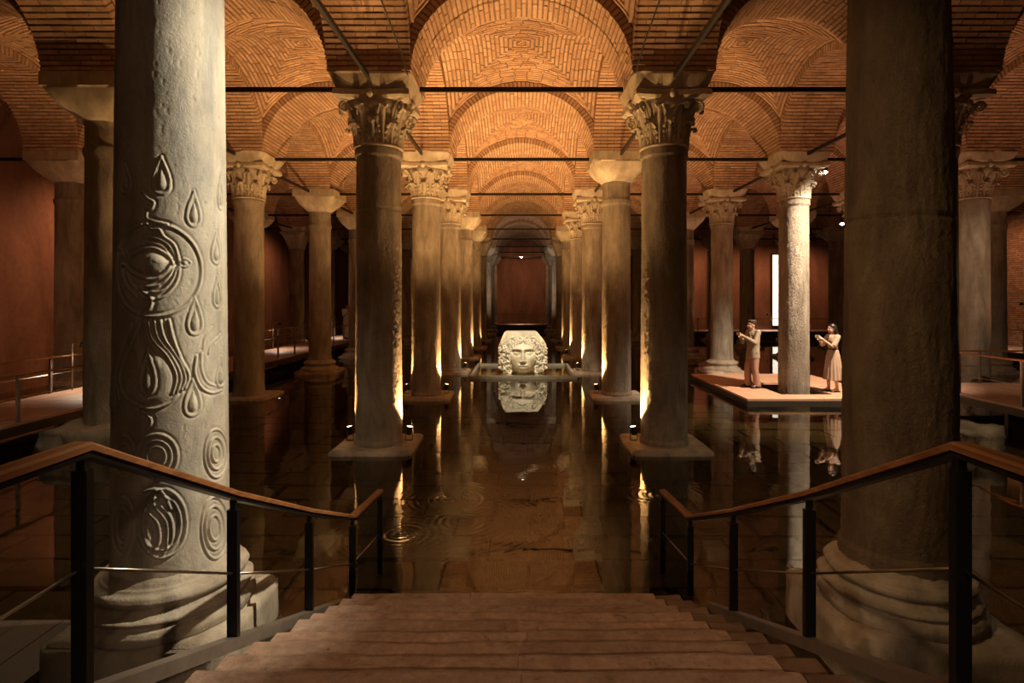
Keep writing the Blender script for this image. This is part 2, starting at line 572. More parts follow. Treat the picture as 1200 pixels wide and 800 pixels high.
def vault_bricks(ax, ay):
    out = []
    for web in range(4):
        along_x = web < 2                # courses of this web run along x (webs at +-y)
        sg = 1 if web % 2 == 0 else -1
        A, C = (ax, ay) if along_x else (ay, ax)
        nc = int(C / 0.088)
        for ci in range(nc):
            c = (ci + 0.5) * C / nc
            lim = A * c / C
            K = A + 0.18
            pm = math.asin(lim / K)
            R = (K + VRISE) / 2
            L = 2 * pm * R
            nb = max(1, int(round(L / 0.31)))
            cuts = [0.0] + [(q + (0.5 if ci % 2 else 0.0) + RNG.uniform(-0.12, 0.12)) / nb for q in range(0 if ci % 2 else 1, nb)] + [1.0]
            for q in range(len(cuts) - 1):
                if cuts[q + 1] - cuts[q] < 0.05 / max(L, 0.05):
                    continue
                ph = -pm + 2 * pm * (cuts[q] + cuts[q + 1]) / 2
                ln = (cuts[q + 1] - cuts[q]) * L - 0.007
                u = K * math.sin(ph)
                def pt(u, cc):
                    x, y = (u, sg * cc) if along_x else (sg * cc, u)
                    return Vector((x, y, vault_h(x, y, ax, ay)))
                p = pt(u, c)
                t1 = (pt(u + 0.01, c) - pt(u - 0.01, c)).normalized()
                t2 = (pt(u, c + 0.004) - pt(u, c - 0.004)).normalized()
                n = t1.cross(t2).normalized()
                if n.z > 0:
                    n = -n
                t2 = n.cross(t1)
                cen = p - n * (0.025 - RNG.uniform(0.012, 0.026))
                out.append((cen, (t1, t2, n), (ln, C / nc - 0.027 + RNG.uniform(-0.008, 0.007), 0.05)))
    return out

BOXV = [(x, y, z) for x in (-.5, .5) for y in (-.5, .5) for z in (-.5, .5)]
# the lower face is a touch smaller, as the arrises of old bricks are worn
BOXV = [(x * (0.985 if z > 0 else 1), y * (0.84 if z > 0 else 1), z) for x, y, z in BOXV]
BOXF = [(0, 1, 3, 2), (4, 6, 7, 5), (0, 4, 5, 1), (2, 3, 7, 6), (1, 5, 7, 3)]
one = MB().add(BOXV, BOXF)
BRICK = one.mesh('brick', M['brick'])

def brick_matrix(b):
    cen, ax, s = b
    m = Matrix((ax[0] * s[0], ax[1] * s[1], ax[2] * s[2])).transposed().to_4x4()
    m.translation = cen
    return m

def joined(bricks, name):
    mb = MB()
    for b in bricks:
        m = brick_matrix(b)
        mb.add([m @ Vector(v) for v in BOXV], BOXF)
    return mb.mesh(name, M['brick'])

def arch_core(a):
    mb = MB()
    n = 48
    k = a + 0.18
    inn, outp = [], []
    for i in range(n + 1):
        th = PI * i / n
        inn.append((a * math.cos(th), RISE * math.sin(th)))
        x, z = k * math.cos(th), VRISE * math.sin(th)
        if abs(x) > a:
            x = math.copysign(a, x)
        z = max(z, inn[-1][1])
        outp.append((x, z))
    for sgn in (-1, 1):
        vs = [(x, sgn * AW, z) for x, z in inn] + [(x, sgn * AW, z) for x, z in outp]
        mb.add(vs, [(i, i + 1, n + 2 + i, n + 1 + i) if sgn < 0 else (i, n + 1 + i, n + 2 + i, i + 1) for i in range(n)])
    vs = [(x, -AW, z) for x, z in inn] + [(x, AW, z) for x, z in inn]
    mb.add(vs, [(i, n + 1 + i, n + 2 + i, i + 1) for i in range(n)])
    return mb.mesh('ceiling_arch_section', M['mortar'], True) if False else mb.mesh('ceiling_arch_section', M['mortar'])

def vault_core(ax, ay):
    n = 36
    us = [math.sin(PI / 2 * (2 * i / n - 1)) for i in range(n + 1)]
    V = np.array([[(ax * u, ay * v, vault_h(ax * u, ay * v, ax, ay)) for u in us] for v in us])
    return grid_mesh('ceiling_vault_section', V, M['mortar'], smooth=False)

CACHE = {}
def cached(key, fn):
    if key not in CACHE:
        CACHE[key] = fn()
    return CACHE[key]

CAMP = Vector((0, 0, 2.48))
def lay(parent_mesh_key, core, bricks, joinkey, origin, rz, name, label, cat, individual):
    o = link(name, core)
    o.location = origin
    o.rotation_euler = (0, 0, rz)
    tag(o, label, cat, kind='structure')
    if not individual:
        b = link('brickwork', cached(joinkey, lambda: joined(bricks, 'brickwork')), o)
        b['kind'] = 'stuff'
        return o
    mw = Matrix.Translation(origin) @ Matrix.Rotation(rz, 4, 'Z')
    order = sorted(range(len(bricks)), key=lambda i: ((mw @ bricks[i][0]) - CAMP).length)
    for i in order[:300]:
        bo = bpy.data.objects.new('brick', BRICK)
        COL.objects.link(bo)
        bo.parent = o
        bo.matrix_local = brick_matrix(bricks[i])
    if len(order) > 300:
        b = link('brickwork', joined([bricks[i] for i in order[300:]], 'brickwork'), o)
        b['kind'] = 'stuff'
    return o

ORD = ['first', 'second', 'third', 'fourth', 'fifth', 'sixth', 'seventh', 'eighth', 'ninth', 'tenth', 'eleventh']
AISLE = ['aisle along the plaster wall', 'aisle over the long walkway', 'aisle beside the carved column', 'central water channel',
         'aisle over the visitors platform', 'aisle over the short walkway', 'aisle before the brick wall', 'aisle against the brick wall']
LINE = ['wall line', 'line by the plaster wall', 'line beyond the carved column', 'carved column line', 'stained column line', 'platform column line',
        'short walkway line', 'brick wall line', 'outermost line']

# cross arches (one for every bay of every row) and long arches and vaults
for iy, y in enumerate(YS):
    for ix in range(len(XS) - 1):
        xa, xb = XS[ix], XS[ix + 1]
        a = round((xb - xa) / 2 - AW, 3)
        cx = (xa + xb) / 2
        if iy >= 1 and (abs(cx) / max(y, 0.1) > 1.35):
            if y > 6: continue
        near = (iy in (2, 3) and ix in (2, 3, 4))
        br = cached(('ab', a), lambda: arch_bricks(a))
        lay(None, cached(('ac', a), lambda: arch_core(a)), br, ('aj', a), Vector((cx, y, SPRING)), 0, 'ceiling_arch_section',
            '%s brick cross arch over the %s' % (ORD[iy], AISLE[ix]), 'arch', near)
for ix, x in enumerate(XS):
    for iy in range(len(YS) - 1):
        ya, yb = YS[iy], YS[iy + 1]
        a = round((yb - ya) / 2 - AW, 3)
        cy = (ya + yb) / 2
        if cy > 6 and abs(x) / cy > 1.4: continue
        near = (iy in (1, 2) and ix in (3, 4))
        br = cached(('ab', a), lambda: arch_bricks(a))
        lay(None, cached(('ac', a), lambda: arch_core(a)), br, ('aj', a), Vector((x, cy, SPRING)), PI / 2, 'ceiling_arch_section',
            '%s brick lengthwise arch of the %s' % (ORD[iy], LINE[ix]), 'arch', near)
for iy in range(len(YS) - 1):
    for ix in range(len(XS) - 1):
        ax = round((XS[ix + 1] - XS[ix]) / 2 - AW, 3)
        ay = round((YS[iy + 1] - YS[iy]) / 2 - AW, 3)
        cx, cy = (XS[ix + 1] + XS[ix]) / 2, (YS[iy + 1] + YS[iy]) / 2
        if cy > 6 and abs(cx) / cy > 1.35: continue
        near = (iy == 2 and ix in (2, 3, 4)) or (iy == 3 and ix == 3)
        br = cached(('vb', ax, ay), lambda: vault_bricks(ax, ay))
        lay(None, cached(('vc', ax, ay), lambda: vault_core(ax, ay)), br, ('vj', ax, ay), Vector((cx, cy, SPRING)), 0, 'ceiling_vault_section',
            '%s domed brick vault over the %s' % (ORD[iy], AISLE[ix]), 'vault', near)

# walls, pool bed, water
def slab(name, lo, hi, mat, label, cat):
    c = [(a + b) / 2 for a, b in zip(lo, hi)]
    s = [b - a for a, b in zip(lo, hi)]
    o = MB().box(c, s).build(name, mat)
    return tag(o, label, cat, kind='structure')

slab('wall_left', (WALL_L - 0.4, -2.2, -0.5), (WALL_L, WALL_B, 8.2), M['plaster'], 'tall red brown plaster wall behind the long walkway', 'wall')
slab('wall_back', (WALL_L - 0.4, WALL_B, -0.5), (9.0, WALL_B + 0.4, 8.2), M['plaster'], 'far dark red plaster wall closing the central channel', 'wall')
slab('wall_back', (9.0, 38.0, -0.5), (WALL_R + 0.4, 38.4, 8.2), M['plaster'], 'red plaster wall behind the railing of the far cross walkway', 'wall')
slab('wall_side', (8.8, 38.0, -0.5), (9.0, WALL_B + 0.4, 8.2), M['plaster'], 'short return of the red plaster wall at the channel end', 'wall')
slab('wall_front', (WALL_L - 0.4, -2.5, -0.5), (WALL_R + 0.4, -2.1, 8.2), M['plaster'], 'plaster wall at the head of the stone stairs', 'wall')

# brick side wall: every brick a block of its own in the one brickwork
o = MB().box((WALL_R + 0.2, 18.0, 3.8), (0.4, 40.6, 8.8)).build('wall_right', M['mortar'])
tag(o, 'brick side wall beyond the short walkway', 'wall', kind='structure')
mb = MB()
for r in range(70):
    z = 0.02 + r * 0.09
    y = 18.0 + (0.15 if r % 2 else 0)
    while y < 37:
        mb.box((WALL_R - 0.005 + RNG.uniform(-0.006, 0.006), y, z), (0.05, 0.29, 0.068))
        y += 0.31
b = mb.build('brickwork', M['brick'], o)
b['kind'] = 'stuff'

# pool bed and its stone tiles
floor = MB().box((3.7, 24, -0.53), (35.0, 54, 0.2)).build('floor', M['bed'])
tag(floor, 'dark stone floor of the cistern under shallow water', 'floor', kind='structure')
tiles = []
TW, TL = 0.92, 0.62
for r in range(0, 70):
    y = 2.2 + r * TL
    x = -16.0 + (TW / 2 if r % 2 else 0)
    while x < 19:
        if abs(x) / max(y, 3.0) < 1.25:
            tiles.append((x + RNG.uniform(-0.03, 0.03), y))
        x += TW
tiles.sort(key=lambda p: p[0] ** 2 + p[1] ** 2)
tm = MB().add([(x * (0.965 if z > 0 else 1), y * (0.95 if z > 0 else 1), z) for x in (-.5, .5) for y in (-.5, .5) for z in (-.5, .5)], BOXF[:4] + [(1, 5, 7, 3)]).mesh('tile', M['tile'])
far = MB()
for i, (x, y) in enumerate(tiles):
    z = -0.41 + RNG.uniform(-0.015, 0.015)
    s = (TW - 0.03, TL - 0.03, 0.08)
    if i < 300:
        to = link('tile', tm, floor, (x, y, z))
        to.scale = s
        to.rotation_euler = (RNG.uniform(-0.012, 0.012), RNG.uniform(-0.012, 0.012), RNG.uniform(-0.01, 0.01))
    else:
        far.box((x, y, z), s)
b = far.build('tiling', M['tile'], floor)
b['kind'] = 'stuff'

wm = MB().add([(-13.8, -1.5, 0), (21.2, -1.5, 0), (21.2, 50.6, 0), (-13.8, 50.6, 0)], [(0, 1, 2, 3)]).build('water', M['water'])
tag(wm, 'still shallow dark water mirroring the lit columns', 'water', kind='structure')

# ------------------------------------------------------------------ columns
def lerp(a, b, t): return a + (b - a) * t

def rough_box(c, s, amp, seed, nx=8, top_round=0.0, mat=None):
    """stone block with worn, uneven faces"""
    bm = bmesh.new()
    bmesh.ops.create_cube(bm, size=1.0)
    bmesh.ops.bevel(bm, geom=bm.edges[:], offset=0.035, segments=2, affect='EDGES')
    bmesh.ops.subdivide_edges(bm, edges=[e for e in bm.edges if e.calc_length() > 0.2], cuts=nx, use_grid_fill=True)
    for v in bm.verts:
        p = Vector((v.co.x * s[0], v.co.y * s[1], v.co.z * s[2])) + Vector(c)
        n1 = noise.noise_vector(p * 2.3 + Vector((seed * 7.1, seed, 0)))
        n2 = noise.noise_vector(p * 7.0 + Vector((0, seed * 3.3, seed)))
        v.co = p + (n1 * amp + n2 * amp * 0.45)
    return bm

def bm_mesh(bm, name, mat, smooth=True):
    me = bpy.data.meshes.new(name)
    bm.to_mesh(me)
    bm.free()
    me.materials.append(mat)
    me.polygons.foreach_set('use_smooth', [smooth] * len(me.polygons))
    return me

def square_ring(h, z, p, n=48, rot=0.0):
    """superellipse ring: p=1 circle .. large p square with half side h"""
    out = []
    for j in range(n):
        a = 2 * PI * j / n
        c, s = math.cos(a), math.sin(a)
        r = (abs(c) ** p + abs(s) ** p) ** (-1.0 / p)
        out.append((h * r * c, h * r * s, z))
    return out

def shaft_mesh(r0, r1, z0, z1, seed, mat, nz=60, na=56, amp=0.006, break_at=None, tool=0.0):
    V = np.zeros((nz + 1, na, 3))
    for i in range(nz + 1):
        t_ = i / nz
        z = lerp(z0, z1, t_)
        r = lerp(r0, r1, t_ ** 1.2)
        if t_ > 0.975: r += 0.028
        if t_ < 0.02: r += 0.02
        for j in range(na):
            a = 2 * PI * j / na
            p = Vector((math.cos(a) * 2.2 + seed * 5, math.sin(a) * 2.2, z * 1.3 + seed))
            d = noise.noise(p) * amp + noise.noise(p * 4.0) * amp * 0.5
            if tool:
                d += tool * (noise.noise(Vector((p.x * 7, p.y * 7, z * 20 + seed))) + 0.8 * noise.noise(Vector((p.x * 17, p.y * 17, z * 40))))
            if break_at is not None and abs(z - break_at) < (z1 - z0) / nz * 0.9:
                d -= 0.012
            V[i, j] = (math.cos(a) * (r + d), math.sin(a) * (r + d), z)
    return grid_mesh('shaft', V, mat, True, True)

def leaf_mesh(name, h, w, out, curl, mat):
    """acanthus leaf: base at the origin, rises along +Z, leans out along +X, curls over at the tip, edges cut into lobes"""
    nv, nu = 31, 13
    V = np.zeros((nv, nu, 3))
    for i in range(nv):
        t_ = i / (nv - 1)
        if t_ < 0.72:
            z = h * t_ / 0.72 * 0.92
            x = out * (t_ / 0.72) ** 2 * 0.55
        else:
            a = (t_ - 0.72) / 0.28 * 3.4
            z = h * 0.92 + math.sin(a) * curl
            x = out * 0.55 + (1 - math.cos(a)) * curl
        ww = w * (0.62 + 0.38 * math.sin(PI * min(1, t_ * 1.15))) * (1.0 if t_ < 0.75 else 1 - 0.75 * (t_ - 0.75) / 0.25)
        lobe = abs(math.sin(t_ * 5.0 * PI))
        for j in range(nu):
            u = 2 * j / (nu - 1) - 1
            uu = u * (0.74 + 0.30 * lobe ** 0.5) if abs(u) > 0.6 else u
            ridge = 0.020 * math.cos(u * PI * 3.0) - 0.055 * u * u * (1 if t_ < 0.8 else 0.3) + 0.016 * (lobe - .6) * abs(u)
            V[i, j] = (x + ridge * w / 0.14, uu * ww, z - 0.03 * abs(u))
    return grid_mesh(name, V, mat)

def spiral_mesh(name, R, mat, turns=1.6):
    pts, rad = [], []
    for i in range(30):
        t_ = i / 29
        a = PI * 0.5 - t_ * turns * 2 * PI
        r = R * (1 - 0.85 * t_)
        pts.append((r * math.cos(a) + 0.0, 0, r * math.sin(a)))
        rad.append(R * 0.30 * (1 - 0.5 * t_))
    pre = [(-R * 2.0 + k * R * 0.5, 0, -R * 1.6 + R * 2.6 * math.sin(k / 4 * PI / 2)) for k in range(4)]
    mb = MB().tube(pre + pts, [R * 0.22] * 4 + rad, 8)
    return mb.mesh(name, mat, True)

LEAF_LOW = leaf_mesh('acanthus_leaf', 0.34, 0.155, 0.11, 0.05, M['capital'])
LEAF_HIGH = leaf_mesh('acanthus_leaf', 0.60, 0.165, 0.17, 0.07, M['capital'])
VOLUTE = spiral_mesh('volute', 0.085, M['capital'])

def abacus_mesh(half, z0, z1, mat, concave=0.10):
    mb = MB()
    rings = []
    for zz, hh in ((z0, half * 0.93), (z0 + 0.04, half), (z1 - 0.03, half), (z1, half * 0.98)):
        ring = []
        for side in range(4):
            a = side * PI / 2
            for k in range(10):
                u = -1 + 2 * k / 10
                d = hh * (1 - concave * (1 - u * u) ** 1.0)
                uu = u * hh * 0.94
                x, y = d, uu
                ring.append((x * math.cos(a) - y * math.sin(a), x * math.sin(a) + y * math.cos(a), zz))
        rings.append(ring)
    mb.rings(rings)
    return mb.mesh('abacus', mat)

def impost_mesh(h0, h1, z0, z1, mat, p0=2.0, steps=10, bulge=0.0, seed=0):
    mb = MB()
    rings = []
    for i in range(steps + 1):
        t_ = i / steps
        h = lerp(h0, h1, t_ ** 0.9) + bulge * math.sin(PI * t_)
        p = lerp(p0, 14.0, min(1, t_ * 1.1) ** 2)
        ring = square_ring(h, lerp(z0, z1, t_), p)
        rings.append([tuple(Vector(q) + noise.noise_vector(Vector(q) * 3 + Vector((seed, 0, 0))) * 0.012) for q in ring])
    rings.append(square_ring(h1, z1 + 0.001, 14.0))
    mb.rings(rings)
    return mb.mesh('impost', mat, True)

SHAFTS = {}
def build_column(x, y, kind, base, label, group, r0=0.38, r1=0.345, seed=0, mat='marble', detail=True, break_at=None, tool=False, name='marble_column', top=4.95):
    root = thing(name, label, 'column', (x, y, 0), 0, group, 'thing')
    # base
    if base == 'slab':
        z0 = 0.07
        link('plinth', bm_mesh(rough_box((0, 0, -0.19), (1.30, 1.30, 0.52), 0.012, seed, 5), 'plinth', M['stone']), root)
    elif base == 'attic':
        z0 = 0.42
        link('plinth', bm_mesh(rough_box((0, 0, -0.17), (1.28, 1.28, 0.56), 0.012, seed, 5), 'plinth', M['stone']), root)
        R = r0
        prof = [(R + .25, 0.08), (R + .26, .12), (R + .23, .18), (R + .16, .20), (R + .12, .25), (R + .12, .29), (R + .15, .31), (R + .16, .35), (R + .13, .39), (R + .05, .42), (R + .03, .45)]
        MB().lathe(prof, 40).build('base_moulding', M['stone'], root, True)
    elif base == 'boulder':
        z0 = 0.30
        bm = rough_box((0, 0, 0.02), (1.45, 1.35, 0.85), 0.11, seed, 7)
        link('base_block', bm_mesh(bm, 'base_block', M['stone']), root)
    elif base == 'none':
        z0 = -0.42
    # shaft
    link('shaft', shaft_mesh(r0, r1, z0 - 0.03, top, seed, M[mat], 210 if tool else 60 if detail else 24, 120 if tool else 56 if detail else 28, break_at=break_at, tool=0.0045 if tool else 0), root)
    # capital
    if kind == 'corinthian':
        bell = MB().lathe([(r1 + .01, top), (r1 + .045, top + .02), (r1 + .045, top + .05), (r1 + .015, top + .06), (r1 + .02, top + .35), (r1 + .09, top + .60), (r1 + .22, top + .76)], 32)
        cap = bell.build('capital', M['capital'], root, True)
        for row, (me, n_, zz, rr, ro) in enumerate(((LEAF_LOW, 8, top + .05, r1 + .02, 0.0), (LEAF_HIGH, 8, top + .05, r1 + .025, PI / 8))):
            for k in range(n_):
                a = 2 * PI * k / n_ + ro
                lo = link('acanthus_leaf', me, cap, (rr * math.cos(a), rr * math.sin(a), zz))
                lo.rotation_euler = (0, 0, a)
        for k in range(4):
            a = PI / 4 + k * PI / 2
            rr = r1 + 0.27
            vo = link('volute', VOLUTE, cap, (rr * math.cos(a), rr * math.sin(a), top + .60))
            vo.rotation_euler = (0, 0, a)
        ab = link('abacus', abacus_mesh(0.62, top + .73, top + .86, M['capital']), root)
        for k in range(4):
            a = k * PI / 2
            mb = MB().ball((0.55 * math.cos(a), 0.55 * math.sin(a), top + .80), (0.07, 0.07, 0.075), None, 8, 6)
            mb.build('flower_boss', M['capital'], ab, True)
        link('impost', impost_mesh(0.56, 0.66, top + .86, SPRING, M['capital'], 10.0, 6, 0.0, seed), root)
    elif kind == 'block':
        link('impost', impost_mesh(r1 + .02, 0.67, top + .42, SPRING - .22, M['capital'], 2.0, 10, 0.03, seed), root)
        link('shaft_top', shaft_mesh(r1, r1, top - 0.02, top + .44, seed, M[mat], 6, 40), root)
        MB().box((0, 0, SPRING - .11), (1.34, 1.34, .22)).build('abacus', M['capital'], root)
    elif kind == 'basket':
        prof = [(r1 + .01, top), (r1 + .06, top + .03), (r1 + .03, top + .07)]
        mb = MB()
        rings = []
        for i in range(12):
            t_ = i / 11
            h = lerp(r1 + .03, 0.62, t_ ** 1.7)
            ring = square_ring(h, top + .03 + t_ * .72, lerp(2.0, 7.0, t_), 64)
            rings.append([(p[0] * (1 + 0.03 * math.sin(j / 64 * 2 * PI * 16)), p[1] * (1 + 0.03 * math.sin(j / 64 * 2 * PI * 16)), p[2]) for j, p in enumerate(ring)])
        mb.rings(rings)
        mb.build('capital', M['capital'], root, True)
        link('abacus', abacus_mesh(0.64, top + .73, top + .86, M['capital'], 0.05), root)
        link('impost', impost_mesh(0.58, 0.66, top + .86, SPRING, M['capital'], 10.0, 6, 0.0, seed), root)
    return root

LINE_LABEL = {-11.35: 'the line by the plaster wall', -6.9: 'the line beside the long walkway', -2.4: 'the channel line behind the carved column',
              2.4: 'the channel line behind the stained column', 6.9: 'the line of the visitors platform', 11.4: 'the line behind the short walkway', 15.9: 'the line before the brick wall'}
KIND_TXT = {'corinthian': 'leafy capital', 'block': 'plain block capital', 'basket': 'basket capital'}
SPEC = {(1, -2.4): ('corinthian', 'slab'), (1, 2.4): ('corinthian', 'slab'), (1, -6.9): ('block', 'boulder'), (1, 6.9): ('corinthian', 'boulder'),
        (2, -2.4): ('corinthian', 'slab'), (2, 2.4): ('block', 'slab'), (2, -6.9): ('corinthian', 'slab'), (2, 6.9): ('corinthian', 'none'),
        (2, -11.35): ('block', 'attic'), (2, 11.4): ('corinthian', 'slab'),
        (3, -2.4): ('corinthian', 'slab'), (3, 2.4): ('corinthian', 'slab'), (3, -6.9): ('block', 'attic'), (3, 6.9): ('corinthian', 'attic'),
        (4, -2.4): ('block', 'slab'), (4, 2.4): ('corinthian', 'slab'), (5, -2.4): ('block', 'slab'), (5, 2.4): ('block', 'slab'),
        (4, -6.9): ('block', 'attic'), (4, 6.9): ('block', 'attic'), (3, 11.4): ('corinthian', 'attic'), (6, 2.4): ('basket', 'slab'), (6, -2.4): ('basket', 'slab')}
TOPK = {'corinthian': 4.95, 'block': 4.95, 'basket': 4.95}
seed = 1
STANDING = set()
for iy in range(1, 10):
    for x in (-11.35, -6.9, -2.4, 2.4, 6.9, 11.4, 15.9):
        y = ROWS[iy]
        if abs(x) / y > 1.22 or (iy, x) == (1, 11.4): continue
        if x == 15.9 and y > 37: continue
        if x == 11.4 and y > 37: continue
        STANDING.add((iy, x))
        kind, base = SPEC.get((iy, x), (('block', 'basket', 'block')[(iy + int(abs(x))) % 3], 'attic'))
        lab = '%s column of %s, %s' % (ORD[iy - 1], LINE_LABEL[x], KIND_TXT[kind])
        r0, r1 = (0.385, 0.365) if iy == 1 else (0.365, 0.345)
        px = {(2, 6.9): 6.88, (2, -6.9): -6.88, (3, -6.9): -6.78, (3, 6.9): 6.75}.get((iy, x), x)
        build_column(px, y, kind, base, lab, 'marble columns standing in the water', r0, r1, seed,
                     'marble' if not (iy == 1 and x == 2.4) else 'marble', iy < 5, break_at=(3.95 if (iy == 1 and x == -2.4) else None), tool=(iy <= 3 and abs(x) == 2.4) or (iy, x) == (2, 6.9))
        seed += 1

# ---- carved column: reliefs of tears and an eye raised from the shaft
def carved_shaft():
    cx, cy = -2.45, 4.0
    z0, z1 = 0.62, 4.95
    face = math.atan2(-cy, -cx)              # bearing from the axis towards the stairs
    dense = np.linspace(-1.75, 1.75, 250)
    rest = np.linspace(1.75, 2 * PI - 1.75, 42)[1:-1]
    ang = np.concatenate([dense, rest])
    zz = np.linspace(z0, z1, 660)
    A, Z = np.meshgrid(ang, zz)
    tt = (Z - z0) / (z1 - z0)
    R = 0.362 + (0.322 - 0.362) * tt
    S = A * 0.35                              # arc length, sideways on the face
    H = np.zeros_like(S)
    def seg_dist(poly):
        lo, hi = poly.min(0) - 0.06, poly.max(0) + 0.06
        c0, c1 = np.searchsorted(dense * 0.35, lo[0]), np.searchsorted(dense * 0.35, hi[0])
        r0_, r1_ = np.searchsorted(zz, lo[1]), np.searchsorted(zz, hi[1])
        if c1 <= c0 or r1_ <= r0_: return None
        sl = (slice(r0_, r1_), slice(c0, c1))
        px, py = S[sl], Z[sl]
        d = np.full(px.shape, 9.0)
        for (ax_, ay_), (bx_, by_) in zip(poly[:-1], poly[1:]):
            vx, vy = bx_ - ax_, by_ - ay_
            L = vx * vx + vy * vy + 1e-12
            t_ = np.clip(((px - ax_) * vx + (py - ay_) * vy) / L, 0, 1)
            d = np.minimum(d, np.hypot(px - ax_ - t_ * vx, py - ay_ - t_ * vy))
        return sl, d, px, py
    def inside(poly, px, py):
        c = np.zeros(px.shape, bool)
        for (ax_, ay_), (bx_, by_) in zip(poly[:-1], poly[1:]):
            k = ((ay_ > py) != (by_ > py)) & (px < (bx_ - ax_) * (py - ay_) / (by_ - ay_ + 1e-12) + ax_)
            c ^= k
        return c
    def ridge(poly, h=0.008, w=0.008):
        g = seg_dist(np.array(poly))
        if g is None: return
        sl, d, px, py = g
        H[sl] += h * np.exp(-(d / w) ** 2) - h * 0.55 * np.exp(-((d - 2.1 * w) / w) ** 2)
    def bulge(poly, h, soft):
        g = seg_dist(np.array(poly))
        if g is None: return
        sl, d, px, py = g
        ins = inside(np.array(poly), px, py)
        H[sl] += np.where(ins, h * np.clip(d / soft, 0, 1) ** 0.7, 0)
    def drop(cx_, top, bot, w, lean=0.0, k=1.0):
        pts = []
        for i in range(41):
            t_ = i / 40 * 2 * PI
            v = (1 - math.cos(t_)) / 2          # 0 at tip .. 1 at the bottom
            u = math.sin(t_) * (math.sin(t_ / 2)) ** 1.6
            pts.append((cx_ + u * w / 2 * k + lean * (1 - v) , top + (bot - top) * v))
        return pts
    def tear(cx_, top, bot, w, lean=0.0, amp=1.0):
        p = drop(cx_, top, bot, w, lean)
        ridge(p, 0.008 * amp, 0.007)
        h = top - bot
        q = drop(cx_, top - h * .28, bot + h * .10, w * .62, lean * .6)
        ridge(drop(cx_, top - h * .16, bot + h * .05, w * .80, lean * .8), 0.004 * amp, 0.005)
        bulge(q, 0.014 * amp, 0.03)
    def spline(pts, n=12):
        pts = [np.array(p, float) for p in pts]
        P = [2 * pts[0] - pts[1]] + pts + [2 * pts[-1] - pts[-2]]
        out = []
        for i in range(1, len(P) - 2):
            for k in range(n):
                t_ = k / n
                out.append(0.5 * ((2 * P[i]) + (-P[i - 1] + P[i + 1]) * t_ + (2 * P[i - 1] - 5 * P[i] + 4 * P[i + 1] - P[i + 2]) * t_ ** 2 + (-P[i - 1] + 3 * P[i] - 3 * P[i + 1] + P[i + 2]) * t_ ** 3))
        out.append(pts[-1])
        return out
    for a in CARVE['tears']: tear(*a)
    for poly, h, w in CARVE['lines']: ridge(spline(poly), h, w)
    for poly, h, s_ in CARVE['bulges']: bulge(spline(poly + [poly[0]]), h, s_)
    # worn surface
    fine = np.zeros_like(S)
    for i in range(0, S.shape[0]):
        pass
    rs = np.random.RandomState(3)
    for k in range(900):
        c = rs.randint(4, 246); r_ = rs.randint(4, 655)
        a_, b_ = rs.randint(1, 3), rs.randint(1, 5)
        fine[r_ - b_:r_ + b_, c - a_:c + a_] -= rs.uniform(0.0005, 0.0025)
    for _ in range(2):
        fine = (fine + np.roll(fine, 1, 0) + np.roll(fine, -1, 0) + np.roll(fine, 1, 1) + np.roll(fine, -1, 1)) / 5
    H += fine
    ph = face + A
    # chips along the foot of the shaft
    V = np.stack([(R + H) * np.cos(ph), (R + H) * np.sin(ph), Z], -1)
    return grid_mesh('shaft', V, M['marble_carved'], True, True)
